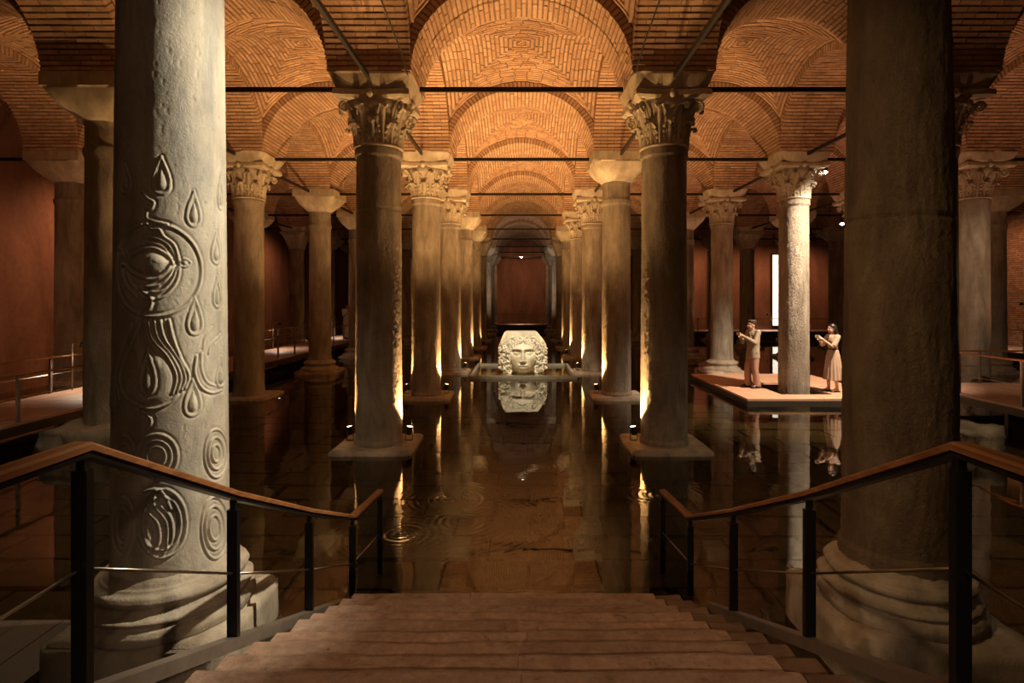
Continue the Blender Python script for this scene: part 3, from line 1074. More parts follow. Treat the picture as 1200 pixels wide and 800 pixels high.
CARVE = {"tears": [(-0.0626, 3.3997, 3.1574, 0.1506, 0, 1), (0.1295, 3.1945, 2.962, 0.1308, 0, 1), (0.3035, 2.9398, 2.7217, 0.1325, 0, 1), (0.3106, 2.6336, 2.4209, 0.1183, 0, 1), (0.1355, 2.4857, 2.2416, 0.1377, 0, 1), (0.1193, 1.9481, 1.7048, 0.1451, 0, 1), (-0.3088, 3.3479, 3.1612, 0.1358, 0, 0.9), (-0.1385, 2.1623, 1.8664, 0.1442, 0, 1), (-0.448, 1.9778, 1.7322, 0.1515, 0, 1), (0.3585, 3.3471, 3.1079, 0.0931, 0, 1), (0.3458, 2.0764, 1.8628, 0.1524, 0, 1)],
 "lines": [([(0.1795, 2.6667), (0.174, 2.7252), (0.1578, 2.7815), (0.1315, 2.8334), (0.096, 2.8788), (0.0528, 2.9161), (0.0036, 2.9439), (-0.0499, 2.9609), (-0.1055, 2.9667), (-0.1611, 2.9609), (-0.2146, 2.9439), (-0.2638, 2.9161), (-0.307, 2.8788), (-0.3425, 2.8334), (-0.3688, 2.7815), (-0.385, 2.7252), (-0.3905, 2.6667), (-0.385, 2.6082), (-0.3688, 2.5519), (-0.3425, 2.5), (-0.307, 2.4546), (-0.2638, 2.4173), (-0.2146, 2.3895), (-0.1611, 2.3725), (-0.1055, 2.3667), (-0.0499, 2.3725), (0.0036, 2.3895), (0.0528, 2.4173), (0.096, 2.4546), (0.1315, 2.5), (0.1578, 2.5519), (0.174, 2.6082), (0.1795, 2.6667)], 0.009, 0.009), ([(-0.3171, 2.7057), (-0.2223, 2.7756), (-0.1152, 2.809), (-0.0376, 2.7726), (0.0055, 2.7132)], 0.012, 0.009), ([(-0.3171, 2.7057), (-0.2223, 2.6387), (-0.1152, 2.6061), (-0.0376, 2.6512), (0.0055, 2.7132)], 0.012, 0.009), ([(-0.1826, 2.8302), (-0.1053, 2.8367), (-0.0424, 2.8056), (0.0152, 2.7246)], 0.008, 0.007), ([(-0.1665, 2.8741), (-0.0857, 2.8702), (-0.0184, 2.8286), (0.0297, 2.7252)], 0.008, 0.007), ([(-0.1456, 2.9619), (-0.1152, 2.9297), (-0.076, 2.931), (-0.0471, 2.8826), (0.0103, 2.83), (0.0394, 2.7311)], 0.01, 0.007), ([(-0.2729, 2.7543), (-0.3015, 2.8098), (-0.2223, 2.8796), (-0.1665, 2.9069)], 0.006, 0.007), ([(-0.3253, 2.7664), (-0.352, 2.828), (-0.2595, 2.9185), (-0.1772, 2.9615)], 0.006, 0.007), ([(0.0152, 2.7024), (-0.0184, 2.6239), (-0.0857, 2.5679), (-0.1665, 2.5566)], 0.008, 0.007), ([(0.0297, 2.6973), (0.0007, 2.6021), (-0.0664, 2.5295), (-0.1665, 2.5238)], 0.008, 0.007), ([(0.0443, 2.6978), (0.02, 2.5801), (-0.0567, 2.491), (-0.1559, 2.48)], 0.008, 0.007), ([(-0.2941, 2.6668), (-0.2595, 2.5896), (-0.1992, 2.5347)], 0.006, 0.007), ([(-0.3338, 2.6674), (-0.2941, 2.5679), (-0.2106, 2.4909)], 0.006, 0.007), ([(0.0345, 2.7142), (0.0691, 2.7436), (0.1101, 2.7174), (0.0741, 2.6877), (0.0345, 2.7142)], 0.006, 0.005), ([(-0.1772, 3.1695), (-0.1456, 3.1317), (-0.1053, 3.1001), (-0.1202, 3.0557), (-0.1559, 3.0658)], 0.01, 0.007), ([(-0.1456, 3.044), (-0.1456, 3.0002), (-0.1152, 2.9845), (-0.028, 2.9664)], 0.009, 0.007), ([(-0.1881, 2.5511), (-0.1559, 2.5183), (-0.1152, 2.48), (-0.1252, 2.4142), (-0.1665, 2.3924)], 0.012, 0.009), ([(-0.1353, 2.343), (-0.1103, 2.2277), (-0.028, 2.1152), (0.0248, 1.9789), (0.0055, 1.8637)], 0.01, 0.007), ([(-0.1004, 2.3428), (-0.076, 2.227), (-0.0041, 2.1141), (0.0492, 1.9769), (0.0297, 1.8726)], 0.01, 0.007), ([(-0.0664, 2.3424), (-0.0424, 2.2262), (0.02, 2.1128), (0.0741, 1.9747), (0.0542, 1.8814)], 0.01, 0.007), ([(-0.0184, 2.3416), (0.0055, 2.2246), (0.0394, 2.1117), (0.0945, 1.9728), (0.0741, 1.8905)], 0.01, 0.007), ([(-0.1936, 2.3159), (-0.2595, 2.1785), (-0.3427, 1.9944), (-0.2941, 1.8538), (-0.1772, 1.7851)], 0.007, 0.007), ([(-0.2467, 2.3157), (-0.3253, 2.1605), (-0.3954, 1.98), (-0.3427, 1.8288)], 0.007, 0.007), ([(0.0297, 1.8559), (-0.0184, 1.8049), (-0.0955, 1.7771), (-0.1826, 1.7851)], 0.01, 0.008), ([(0.1425, 2.0987), (0.1315, 1.9918), (0.1709, 1.8903), (0.2479, 1.8388), (0.3521, 1.8401)], 0.009, 0.007), ([(0.1768, 2.1245), (0.1768, 2.0099), (0.2139, 1.9191), (0.2861, 1.8799)], 0.006, 0.007), ([(0.2551, 2.2815), (0.2012, 2.2148), (0.1888, 2.1351)], 0.006, 0.007), ([(0.3413, 2.2295), (0.2551, 2.1764), (0.2271, 2.1088)], 0.006, 0.007), ([(-0.1772, 1.7577), (-0.1252, 1.7236), (-0.1152, 1.6793), (-0.1456, 1.6476)], 0.01, 0.007), ([(0.0297, 1.4547), (0.0208, 1.4008), (-0.0042, 1.3579), (-0.0415, 1.332), (-0.0857, 1.326), (-0.1312, 1.3402), (-0.1716, 1.3725), (-0.2002, 1.4188), (-0.2106, 1.4731), (-0.2002, 1.5277), (-0.1716, 1.5737), (-0.1312, 1.6034), (-0.0857, 1.6117), (-0.0415, 1.5971), (-0.0042, 1.5618), (0.0208, 1.5115), (0.0297, 1.4547)], 0.009, 0.007), ([(-0.0027, 1.4596), (-0.009, 1.4208), (-0.027, 1.3896), (-0.0538, 1.3706), (-0.0857, 1.366), (-0.1183, 1.3763), (-0.1467, 1.3999), (-0.1663, 1.4338), (-0.1733, 1.4731), (-0.1663, 1.5122), (-0.1467, 1.5449), (-0.1183, 1.5659), (-0.0857, 1.5717), (-0.0538, 1.5612), (-0.027, 1.536), (-0.009, 1.5002), (-0.0027, 1.4596)], 0.009, 0.007), ([(-0.0337, 1.4636), (-0.0377, 1.4394), (-0.0489, 1.4197), (-0.0657, 1.4076), (-0.0857, 1.4046), (-0.106, 1.411), (-0.1234, 1.426), (-0.1352, 1.4474), (-0.1394, 1.4721), (-0.1352, 1.4965), (-0.1234, 1.5167), (-0.106, 1.5297), (-0.0857, 1.5332), (-0.0657, 1.5266), (-0.0489, 1.511), (-0.0377, 1.4888), (-0.0337, 1.4636)], 0.009, 0.007), ([(0.4436, 1.3734), (0.4226, 1.3137), (0.3787, 1.2713), (0.3308, 1.2494), (0.2861, 1.2504), (0.2481, 1.2741), (0.2192, 1.3175), (0.2011, 1.3748), (0.1949, 1.438), (0.2011, 1.4983), (0.2192, 1.5468), (0.2481, 1.5757), (0.2861, 1.5798), (0.3308, 1.5572), (0.3787, 1.5097), (0.4226, 1.444), (0.4436, 1.3734)], 0.009, 0.007), ([(0.3708, 1.3926), (0.3629, 1.3523), (0.342, 1.3223), (0.3145, 1.3064), (0.2861, 1.3064), (0.2604, 1.3219), (0.2403, 1.3508), (0.2276, 1.389), (0.2232, 1.4311), (0.2276, 1.4711), (0.2403, 1.5029), (0.2604, 1.5216), (0.2861, 1.5238), (0.3145, 1.5088), (0.342, 1.4782), (0.3629, 1.4371), (0.3708, 1.3926)], 0.009, 0.007), ([(0.3266, 1.4044), (0.3232, 1.383), (0.3139, 1.3667), (0.3007, 1.3578), (0.2861, 1.3574), (0.2722, 1.3656), (0.2609, 1.3811), (0.2536, 1.4016), (0.2511, 1.4241), (0.2536, 1.4454), (0.2609, 1.4621), (0.2722, 1.4718), (0.2861, 1.4728), (0.3007, 1.4647), (0.3139, 1.4488), (0.3232, 1.4276), (0.3266, 1.4044)], 0.009, 0.007), ([(-0.2223, 1.4729), (-0.2277, 1.4225), (-0.2436, 1.3793), (-0.2688, 1.3494), (-0.3015, 1.3367), (-0.339, 1.3427), (-0.3775, 1.3662), (-0.41, 1.4043), (-0.4238, 1.4532), (-0.41, 1.5066), (-0.3775, 1.5543), (-0.339, 1.5873), (-0.3015, 1.6006), (-0.2688, 1.5926), (-0.2436, 1.5652), (-0.2277, 1.523), (-0.2223, 1.4729)], 0.009, 0.007), ([(-0.2518, 1.4719), (-0.2553, 1.4415), (-0.2655, 1.4153), (-0.2815, 1.3972), (-0.3015, 1.3895), (-0.3233, 1.3934), (-0.3435, 1.4083), (-0.3583, 1.4323), (-0.3638, 1.4621), (-0.3583, 1.4932), (-0.3435, 1.5207), (-0.3233, 1.5399), (-0.3015, 1.5478), (-0.2815, 1.5432), (-0.2655, 1.527), (-0.2553, 1.5019), (-0.2518, 1.4719)], 0.009, 0.007), ([(0.0792, 1.0077), (0.0685, 0.9247), (0.0384, 0.8603), (-0.0054, 0.8228), (-0.0567, 0.816), (-0.1088, 0.8399), (-0.1549, 0.8908), (-0.1874, 0.9627), (-0.1992, 1.0464), (-0.1874, 1.1302), (-0.1549, 1.2005), (-0.1088, 1.2454), (-0.0567, 1.2568), (-0.0054, 1.2325), (0.0384, 1.1759), (0.0685, 1.0964), (0.0792, 1.0077)], 0.009, 0.007), ([(0.0485, 1.0157), (0.0403, 0.951), (0.0173, 0.9002), (-0.0167, 0.8702), (-0.0567, 0.8645), (-0.0972, 0.8832), (-0.1325, 0.9236), (-0.1569, 0.9804), (-0.1656, 1.0461), (-0.1569, 1.1111), (-0.1325, 1.1654), (-0.0972, 1.1998), (-0.0567, 1.2083), (-0.0167, 1.1893), (0.0173, 1.1456), (0.0403, 1.0843), (0.0485, 1.0157)], 0.009, 0.007), ([(0.4436, 0.8415), (0.4198, 0.7669), (0.3712, 0.7168), (0.3188, 0.6932), (0.2702, 0.6984), (0.2289, 0.7319), (0.1974, 0.7897), (0.1776, 0.8642), (0.1709, 0.9455), (0.1776, 1.0222), (0.1974, 1.0829), (0.2289, 1.1179), (0.2702, 1.1203), (0.3188, 1.0877), (0.3712, 1.0227), (0.4198, 0.9344), (0.4436, 0.8415)], 0.009, 0.007), ([(0.3698, 0.8703), (0.3602, 0.8163), (0.3353, 0.7778), (0.3032, 0.759), (0.2702, 0.7617), (0.2407, 0.7851), (0.2177, 0.8259), (0.203, 0.8787), (0.198, 0.9361), (0.203, 0.9899), (0.2177, 1.0322), (0.2407, 1.056), (0.2702, 1.0571), (0.3032, 1.0341), (0.3353, 0.9901), (0.3602, 0.9319), (0.3698, 0.8703)], 0.009, 0.007), ([(0.3213, 0.8895), (0.317, 0.8585), (0.3051, 0.8356), (0.2885, 0.824), (0.2702, 0.825), (0.253, 0.8383), (0.2391, 0.8619), (0.2302, 0.8924), (0.2271, 0.9256), (0.2302, 0.9564), (0.2391, 0.9803), (0.253, 0.9936), (0.2702, 0.9938), (0.2885, 0.9806), (0.3051, 0.956), (0.317, 0.9238), (0.3213, 0.8895)], 0.009, 0.007), ([(-0.2223, 1.0241), (-0.2277, 0.9526), (-0.2436, 0.8914), (-0.2688, 0.849), (-0.3015, 0.8311), (-0.339, 0.8394), (-0.3775, 0.8725), (-0.41, 0.9264), (-0.4238, 0.9956), (-0.41, 1.0713), (-0.3775, 1.139), (-0.339, 1.186), (-0.3015, 1.2048), (-0.2688, 1.1936), (-0.2436, 1.1548), (-0.2277, 1.0951), (-0.2223, 1.0241)], 0.009, 0.007), ([(-0.2518, 1.0226), (-0.2553, 0.9796), (-0.2655, 0.9425), (-0.2815, 0.9167), (-0.3015, 0.9058), (-0.3233, 0.9113), (-0.3435, 0.9323), (-0.3583, 0.9662), (-0.3638, 1.0084), (-0.3583, 1.0526), (-0.3435, 1.0916), (-0.3233, 1.1189), (-0.3015, 1.1301), (-0.2815, 1.1236), (-0.2655, 1.1007), (-0.2553, 1.0651), (-0.2518, 1.0226)], 0.009, 0.007), ([(-0.1559, 1.2537), (-0.0857, 1.26), (-0.0376, 1.2101), (-0.0089, 1.1225)], 0.012, 0.009), ([(-0.1456, 1.1657), (-0.0664, 1.1479), (-0.0089, 1.0615), (0.0007, 0.9265), (-0.0471, 0.8364)], 0.01, 0.007), ([(-0.1252, 1.1097), (-0.076, 1.039), (-0.0664, 0.9277), (-0.0955, 0.8546)], 0.012, 0.009), ([(-0.0857, 1.249), (-0.0955, 1.1621), (-0.028, 1.0318), (-0.028, 0.877)], 0.01, 0.007)],
 "bulges": [([(-0.2941, 2.7052), (-0.2106, 2.7591), (-0.1152, 2.7871), (-0.0424, 2.7559), (-0.0089, 2.7127), (-0.0471, 2.6675), (-0.1152, 2.6336), (-0.2106, 2.6551)], 0.022, 0.05), ([(-0.0376, 2.7008), (-0.0446, 2.6676), (-0.0639, 2.643), (-0.0906, 2.6338), (-0.1177, 2.6423), (-0.138, 2.6662), (-0.1456, 2.699), (-0.138, 2.732), (-0.1177, 2.7563), (-0.0906, 2.7656), (-0.0639, 2.7575), (-0.0446, 2.7338)], 0.008, 0.02), ([(0.0894, 2.7165), (0.0849, 2.7063), (0.0741, 2.7018), (0.0635, 2.7054), (0.0591, 2.7152), (0.0635, 2.7253), (0.0741, 2.7298), (0.0849, 2.7262)], 0.006, 0.01), ([(-0.1353, 2.1239), (-0.0567, 2.0943), (0.0007, 1.9807), (-0.0184, 1.8602), (-0.0906, 1.8098), (-0.1665, 1.8232)], 0.01, 0.03), ([(-0.1456, 1.0452), (-0.1152, 0.9993), (-0.1053, 0.9106), (-0.1252, 0.8576), (-0.1559, 0.9143)], 0.016, 0.02)]}

def attic_base(root, R, zp, seed, wide=1.06, deep=0.98, amp=0.02):
    """worn square plinth, two rolls with a hollow between"""
    bm = rough_box((0, 0, (zp - 0.45) / 2), (wide, deep, zp + 0.45), amp, seed, 9)
    link('plinth', bm_mesh(bm, 'plinth', M['stone_near']), root)
    prof = [(R + .12, zp - .02), (R + .155, zp), (R + .165, zp + .05), (R + .15, zp + .085), (R + .125, zp + .10), (R + .125, zp + .115),
            (R + .145, zp + .125), (R + .145, zp + .14), (R + .10, zp + .165), (R + .085, zp + .19), (R + .085, zp + .205), (R + .105, zp + .215),
            (R + .115, zp + .24), (R + .10, zp + .275), (R + .06, zp + .285), (R + .05, zp + .30), (R + .035, zp + .305), (R + .02, zp + .33), (R - .02, zp + .36)]
    V = np.zeros((len(prof) * 3 - 2, 96, 3))
    pr = []
    for i in range(len(prof) - 1):
        for k in range(3):
            pr.append((lerp(prof[i][0], prof[i + 1][0], k / 3), lerp(prof[i][1], prof[i + 1][1], k / 3)))
    pr.append(prof[-1])
    for i, (r, z) in enumerate(pr):
        for j in range(96):
            a = 2 * PI * j / 96
            p = Vector((math.cos(a) * r, math.sin(a) * r, z))
            d = noise.noise(p * 3 + Vector((seed, 0, 0))) * amp + noise.noise(p * 11 + Vector((seed, 0, 0))) * amp * 0.4
            V[i, j] = (math.cos(a) * (r + d), math.sin(a) * (r + d), z + d * 0.4)
    link('base_moulding', grid_mesh('base_moulding', V, M['stone_near'], True, True), root)

M['stone_near'] = mat_marble('worn_base_stone', (0.20, 0.17, 0.135), (0.36, 0.31, 0.245), (0.46, 0.41, 0.33), 0.4, 0.5)
root = thing('carved_column', 'thick pale marble column carved with teardrops and an eye, beside the stairs', 'column', (-2.45, 4.0, 0), kind='thing')
attic_base(root, 0.362, 0.335, 3, 1.10, 0.98)
link('shaft', carved_shaft(), root)
link('impost', impost_mesh(0.36, 0.67, 4.95, SPRING - .2, M['capital'], 2.0, 10, 0.03, 3), root)
MB().box((0, 0, SPRING - .1), (1.34, 1.34, .2)).build('abacus', M['capital'], root)
root = thing('stained_column', 'thick brown stained marble column without carvings, beside the stairs', 'column', (2.64, 4.0, 0), kind='thing')
attic_base(root, 0.345, 0.36, 8, 1.12, 1.05, 0.035)
link('shaft', shaft_mesh(0.348, 0.30, 0.68, 4.95, 41, M['marble_dark'], 260, 150, 0.012, 3.02, 0.0035), root)
link('impost', impost_mesh(0.34, 0.67, 4.95, SPRING - .2, M['capital'], 2.0, 10, 0.03, 4), root)
MB().box((0, 0, SPRING - .1), (1.34, 1.34, .2)).build('abacus', M['capital'], root)
# ------------------------------------------------------------------ iron tie rods
def rod(a, b, label):
    o = MB().bar((0, 0, 0), Vector(b) - Vector(a), 0.05, 0.075).build('tie_rod', M['iron'], None, False, a)
    tag(o, label, 'tie rod', 'iron tie rods between the capitals')
for iy in range(1, 10):
    y = ROWS[iy]
    for ix in range(len(XS) - 1):
        xa, xb = XS[ix], XS[ix + 1]
        if abs((xa + xb) / 2) / y > 0.95 or (y > 37 and xa > 8) or not ({(iy, xa), (iy, xb)} & STANDING): continue
        rod((xa + 0.69, y, 6.0), (xb - 0.69, y, 6.0), '%s black iron tie rod crossing the %s' % (ORD[iy - 1], AISLE[ix]))
for ix, x in enumerate(XS):
    for iy in range(0, 6):
        ya, yb = ROWS[iy], ROWS[iy + 1]
        if abs(x) / (ya + 2) > 0.95 or not ({(iy, x), (iy + 1, x)} & STANDING or (iy == 0 and abs(x) == 2.4)): continue
        rod((x, ya + 0.69, 5.97), (x, yb - 0.69, 5.97), '%s black iron tie rod along the %s' % (ORD[iy], LINE[ix]))
def cable(pts, label):
    o = MB().tube(pts, 0.012, 6).build('cable', M['iron'])
    tag(o, label, 'cable')

cable([(-1.70, 4.75, 6.5), (-1.74, 6.5, 6.25), (-1.76, 8.3, 6.10), (-1.79, 8.94, 6.0)], 'thin dark cable run beside the tie rod above the carved column')
cable([(1.70, 4.75, 6.5), (1.72, 6.5, 6.28), (1.76, 8.3, 6.12), (1.79, 8.94, 6.02)], 'thin dark cable sagging beside the tie rod above the stained column')

# ------------------------------------------------------------------ uplights at the feet of the columns
def lamp_can(mb_root, L=0.13, r=0.045):
    prof = [(r * 0.6, -L * .5), (r, -L * .42), (r, L * .45), (r * 1.12, L * .46), (r * 1.12, L * .5), (r * .9, L * .5)]
    return prof
CAN = MB().lathe([(0.03, -.075), (0.05, -.06), (0.05, .055), (.058, .056), (.058, .075), (.05, .075), (.05, .062)], 16, cap1=False).mesh('lamp_can', M['black'], True)
LENS = MB().lathe([(0.0, .066), (0.050, .066)], 16, cap0=False, cap1=False).mesh('lens', M['lens'])
LENSW = MB().lathe([(0.0, .066), (0.050, .066)], 16, cap0=False, cap1=False).mesh('lens', M['lens_white'])
BRK = MB().box((0, 0, -.16), (.10, .05, .012)).box((-.056, 0, -.08), (.008, .03, .17)).box((.056, 0, -.08), (.008, .03, .17)).mesh('bracket', M['black'])
UPN = 0
for (r, cx_, dr, watts, colr) in UPLIGHTS:
    x = cx_ + dr * 0.50
    y = ROWS[r] + 0.05
    base = {(1, -6.9): 0.3, (3, -6.9): .13}.get((r, cx_), 0.098)
    lab = 'small black uplight at the %s foot of the %s column behind the %s column' % ('inner' if dr * cx_ < 0 else 'outer', ORD[r - 1], 'carved' if cx_ < 0 else 'stained')
    rt = thing('uplight', lab, 'lamp', (x, y, base + 0.155), 0, 'uplights at the column feet')
    link('bracket', BRK, rt)
    can = link('lamp_can', CAN, rt)
    can.rotation_euler = (0, dr * 0.16, 0)
    link('lens', LENS, can)
    # the lamp's own light, just above its lens, washing the shaft and the vault
    spot('uplight_beam', (x + dr * 0.02, y, base + 0.155 + 0.09), (x + dr * 0.55, y + 0.9, 6.0), watts, colr, 112, 0.5, 0.03)

def hanging_lamp(loc, aim, label, lens=LENSW):
    rt = thing('hanging_spotlight', label, 'lamp', loc)
    MB().tube([(0, 0, 0.26), (0, 0, 0.0)], 0.012, 6).build('stem', M['black'], rt)
    d = (Vector(aim) - Vector(loc)).normalized()
    can = link('lamp_can', CAN, rt)
    can.rotation_euler = d.to_track_quat('Z', 'Y').to_euler()
    link('lens', lens, can)
    can.scale = (1.5, 1.5, 1.5)
hanging_lamp((7.55, 14.2, 5.72), (6.3, 12.5, 0.9), 'bright white spotlight hanging above the visitors platform')
hanging_lamp((0.0, 43.2, 5.70), (0, 38, 1), 'tiny white spotlight hanging under the far end of the channel')
hanging_lamp((13.5, 24.0, 5.70), (12, 20, 1), 'small white spotlight hanging near the brick wall aisle')

# ------------------------------------------------------------------ basin and stone head
M['rim'] = mat_simple('grey_rim', (0.22, 0.20, 0.165), 0.5, 0.2, .2)
M['slab'] = mat_simple('greenish_slab', (0.55, 0.48, 0.27), 0.7, 0, .3, (1, 1, 1), 3)  # greenish stone, colour raised so the basin water looks lit
bas = thing('basin', 'low square grey basin rim around the upside stone head', 'basin', (0.05, 19.4, 0), kind='thing')
bas['label'] = 'low square grey metal basin frame set in the water around the stone head'
for (c, s) in (((0, -1.7, 0.0), (3.36, 0.10, 0.18)), ((0, 1.7, 0.0), (3.36, 0.10, 0.18)), ((-1.62, 0, 0.0), (0.10, 3.30, 0.18)), ((1.62, 0, 0.0), (0.10, 3.30, 0.18))):
    MB().box(c, s).build('rim_bar', M['rim'], bas)
MB().box((0, 0, -0.23), (3.1, 3.2, 0.3)).build('basin_slab', M['slab'], bas)

def stone_head():
    rt = thing('head_sculpture', 'huge pale marble head with curly hair resting in the basin', 'sculpture', (0.05, 19.4, 0), kind='thing')
    fy = -0.30                              # plane from which the face stands out
    # block: cut top and corners
    out = [(-.50, -.05), (-.74, .02), (-.82, .30), (-.84, .72), (-.78, 1.0), (-.62, 1.36), (.48, 1.36), (.68, 1.12), (.80, .92), (.83, .6), (.80, .25), (.72, .0), (.50, -.05)]
    rings = []
    for yy, k in ((fy + .16, .90), (fy + .22, .97), (fy + .30, 1.0), (.55, .97), (.72, .88)):
        rings.append([(x * k, yy, (z - .5) * (k if z < 1.3 else 1.0) + .5) for x, z in out])
    blk = MB().rings(rings)
    bm = bmesh.new()
    me = blk.mesh('block', M['head'])
    bm.from_mesh(me)
    bmesh.ops.recalc_face_normals(bm, faces=bm.faces[:])
    bmesh.ops.bevel(bm, geom=bm.edges[:], offset=0.02, segments=2, affect='EDGES')
    bm.to_mesh(me)
    link('block', me, rt)
    # face
    n_u, n_w = 150, 190
    u = np.linspace(-.56, .56, n_u)
    w = np.linspace(-.06, 1.12, n_w)
    U, Wd = np.meshgrid(u, w)
    g = lambda cu, cw, su, sw: np.exp(-((U - cu) / su) ** 2 - ((Wd - cw) / sw) ** 2)
    jaw = np.where(Wd < .5, .46 - .13 * np.clip((.5 - Wd) / .5, 0, 1) ** 1.8, .46)
    e = 1 - np.abs(U / jaw) ** 2.3 - np.abs((Wd - .54) / .58) ** 2.6
    F = .40 * np.sqrt(np.clip(e, 0, 1)) - .25 * np.clip(-e, 0, 1)
    aU = np.abs(U)
    # brow, sockets, heavy lids
    EX = .215
    F += .075 * np.exp(-((Wd - (.825 - .9 * (aU - .20) ** 2)) / .045) ** 2) * np.exp(-((aU - .21) / .17) ** 4)
    F -= .190 * np.exp(-((aU - EX) / .140) ** 4 - ((Wd - .725) / .075) ** 2)
    lid = ((aU - EX) / .128) ** 2 + ((Wd - .705) / .058) ** 2
    F += .150 * np.sqrt(np.clip(1 - lid, 0, 1))
    F -= .060 * np.exp(-((Wd - (.672 + 1.6 * (aU - EX) ** 2)) / .012) ** 2) * np.exp(-((aU - EX) / .11) ** 4)
    F += .025 * np.exp(-((Wd - (.664 + 1.6 * (aU - EX) ** 2)) / .012) ** 2) * np.exp(-((aU - EX) / .11) ** 4)
    # nose
    t_ = np.clip((.80 - Wd) / .38, 0, 1)
    ridge = np.where((Wd < .90) & (Wd > .385), (.050 + .118 * t_), 0)
    ridge *= np.sin(np.clip((Wd - .385) / .07, 0, 1) * PI / 2) * np.clip((.92 - Wd) / .10, 0, 1)
    F += ridge * np.exp(-np.abs(U / (.048 + .026 * t_)) ** 2.6)
    F += .060 * np.exp(-((aU - .074) / .032) ** 2 - ((Wd - .428) / .032) ** 2)
    # mouth
    F += .045 * g(0, .24, .20, .11)
    F += .055 * np.exp(-((Wd - (.288 + .012 * np.cos(U * 40) * (aU < .08))) / .028) ** 2 - (U / .135) ** 4)
    F += .060 * np.exp(-((Wd - .205) / .030) ** 2 - (U / .105) ** 4)
    F -= .080 * np.exp(-((Wd - (.247 + .5 * U * U)) / .014) ** 2 - (U / .145) ** 4)
    F -= .045 * g(0, .145, .12, .028)
    F += .060 * g(0, .070, .11, .055)
    F += .035 * np.exp(-((aU - .28) / .12) ** 2 - ((Wd - .50) / .14) ** 2)
    F = np.maximum(F, -0.2)
    V = np.stack([U + 0.0, fy - F, Wd], -1)
    keep = link('face', grid_mesh('face', V[:, ::-1], M['head'], True), rt)
    # hair: locks rolling away from the parting, then curls down both sides
    def lock(pts, r, taper=0.45, groove=True):
        P = []
        pts = [Vector(p) for p in pts]
        Q = [2 * pts[0] - pts[1]] + pts + [2 * pts[-1] - pts[-2]]
        for i in range(1, len(Q) - 2):
            for k in range(7):
                tt = k / 7
                P.append(0.5 * ((2 * Q[i]) + (Q[i + 1] - Q[i - 1]) * tt + (2 * Q[i - 1] - 5 * Q[i] + 4 * Q[i + 1] - Q[i + 2]) * tt ** 2 + (3 * Q[i] - Q[i - 1] - 3 * Q[i + 1] + Q[i + 2]) * tt ** 3))
        P.append(pts[-1])
        n = len(P)
        rad = [r * (0.55 + 0.45 * math.sin(PI * min(1, i / n * 1.4 + .12))) * (1 - taper * (i / n) ** 2) for i in range(n)]
        MB().tube(P, rad, 9).build('hair_lock', M['head'], rt, True)
    rr = random.Random(5)
    def curl(c, yaw, R, r, turns, start, s=1):
        """a comma curl: a tube wound round its own centre, the middle standing out"""
        P = []
        for i in range(20):
            t_ = i / 19
            a = start + s * t_ * turns * 2 * PI
            q = R * (1 - .72 * t_)
            P.append((c[0] + q * math.cos(a), c[1] - .075 * math.sin(PI * min(1, t_ * 1.1)) - .02 * t_, c[2] + q * math.sin(a)))
        rad = [r * (.55 + .45 * math.sin(PI * min(1, t_ / 19 * 1.3 + .15))) for t_ in range(20)]
        MB().tube(P, rad, 9).build('hair_lock', M['head'], rt, True)
    for s in (-1, 1):
        # waves springing from the parting over the brow
        for k in range(6):
            a = .16 + k * .21
            x0, z0 = .46 * math.sin(a), .50 + .53 * math.cos(a)
            tx, tz = math.cos(a), -math.sin(a)
            nx, nz = math.sin(a), math.cos(a)
            y0 = fy - .20 + .02 * k
            pt = lambda u, v, d: (s * (x0 + tx * u + nx * v), y0 - d, z0 + tz * u + nz * v)
            lock([pt(-.07, .11, -.06), pt(-.03, .05, .05), pt(.02, -.01, .07), pt(.08, .0, .04), pt(.09, .06, .05), pt(.04, .075, .06)], .042, .3)
        for k in range(4):
            a = .24 + k * .30
            x0, z0 = .60 * math.sin(a), .50 + .66 * math.cos(a)
            curl((s * x0, fy - .06, z0), 0, .085, .042, 1.15, 1.2 + k, s)
        # curls down the cheeks, two columns and an outer one of snakes
        for k in range(6):
            z0 = .74 - k * .135
            x0 = .475 - .012 * max(0, k - 3) + .012 * (k % 2)
            curl((s * x0, fy - .10, z0), 0, .075, .041, 1.15, .5 + k * 1.3, s if k % 2 else -s)
        for k in range(6):
            z0 = .84 - k * .15
            x0 = .615 + .02 * (k % 2) - .012 * max(0, k - 4)
            curl((s * x0, fy - .04, z0), 0, .084, .044, 1.2, 2.0 + k * 1.7, -s if k % 2 else s)
        for k in range(5):
            z0 = .86 - k * .16
            f = 1 if k % 2 else -1
            lock([(s * .70, fy + .02, z0 + .08), (s * .765, fy - .06, z0 + .05 * f), (s * .80, fy - .03, z0 - .02), (s * .75, fy - .07, z0 - .07), (s * .70, fy - .04, z0 - .09)], .040)
        lock([(s * .24, fy + .0, 1.14), (s * .32, fy - .10, 1.20), (s * .42, fy - .10, 1.17), (s * .50, fy - .12, 1.08), (s * .60, fy - .08, 1.03), (s * .62, fy - .1, .95)], .042)
        curl((s * .66, fy - .02, .97), 0, .075, .036, 1.3, .3, s)
    for k in range(3):
        lock([(-.10 + k * .02, fy - .08 - k * .04, 1.20 - k * .035), (0, fy - .16 - k * .04, 1.17 - k * .035), (.10 - k * .02, fy - .08 - k * .04, 1.20 - k * .035)], .035, .1)
stone_head()

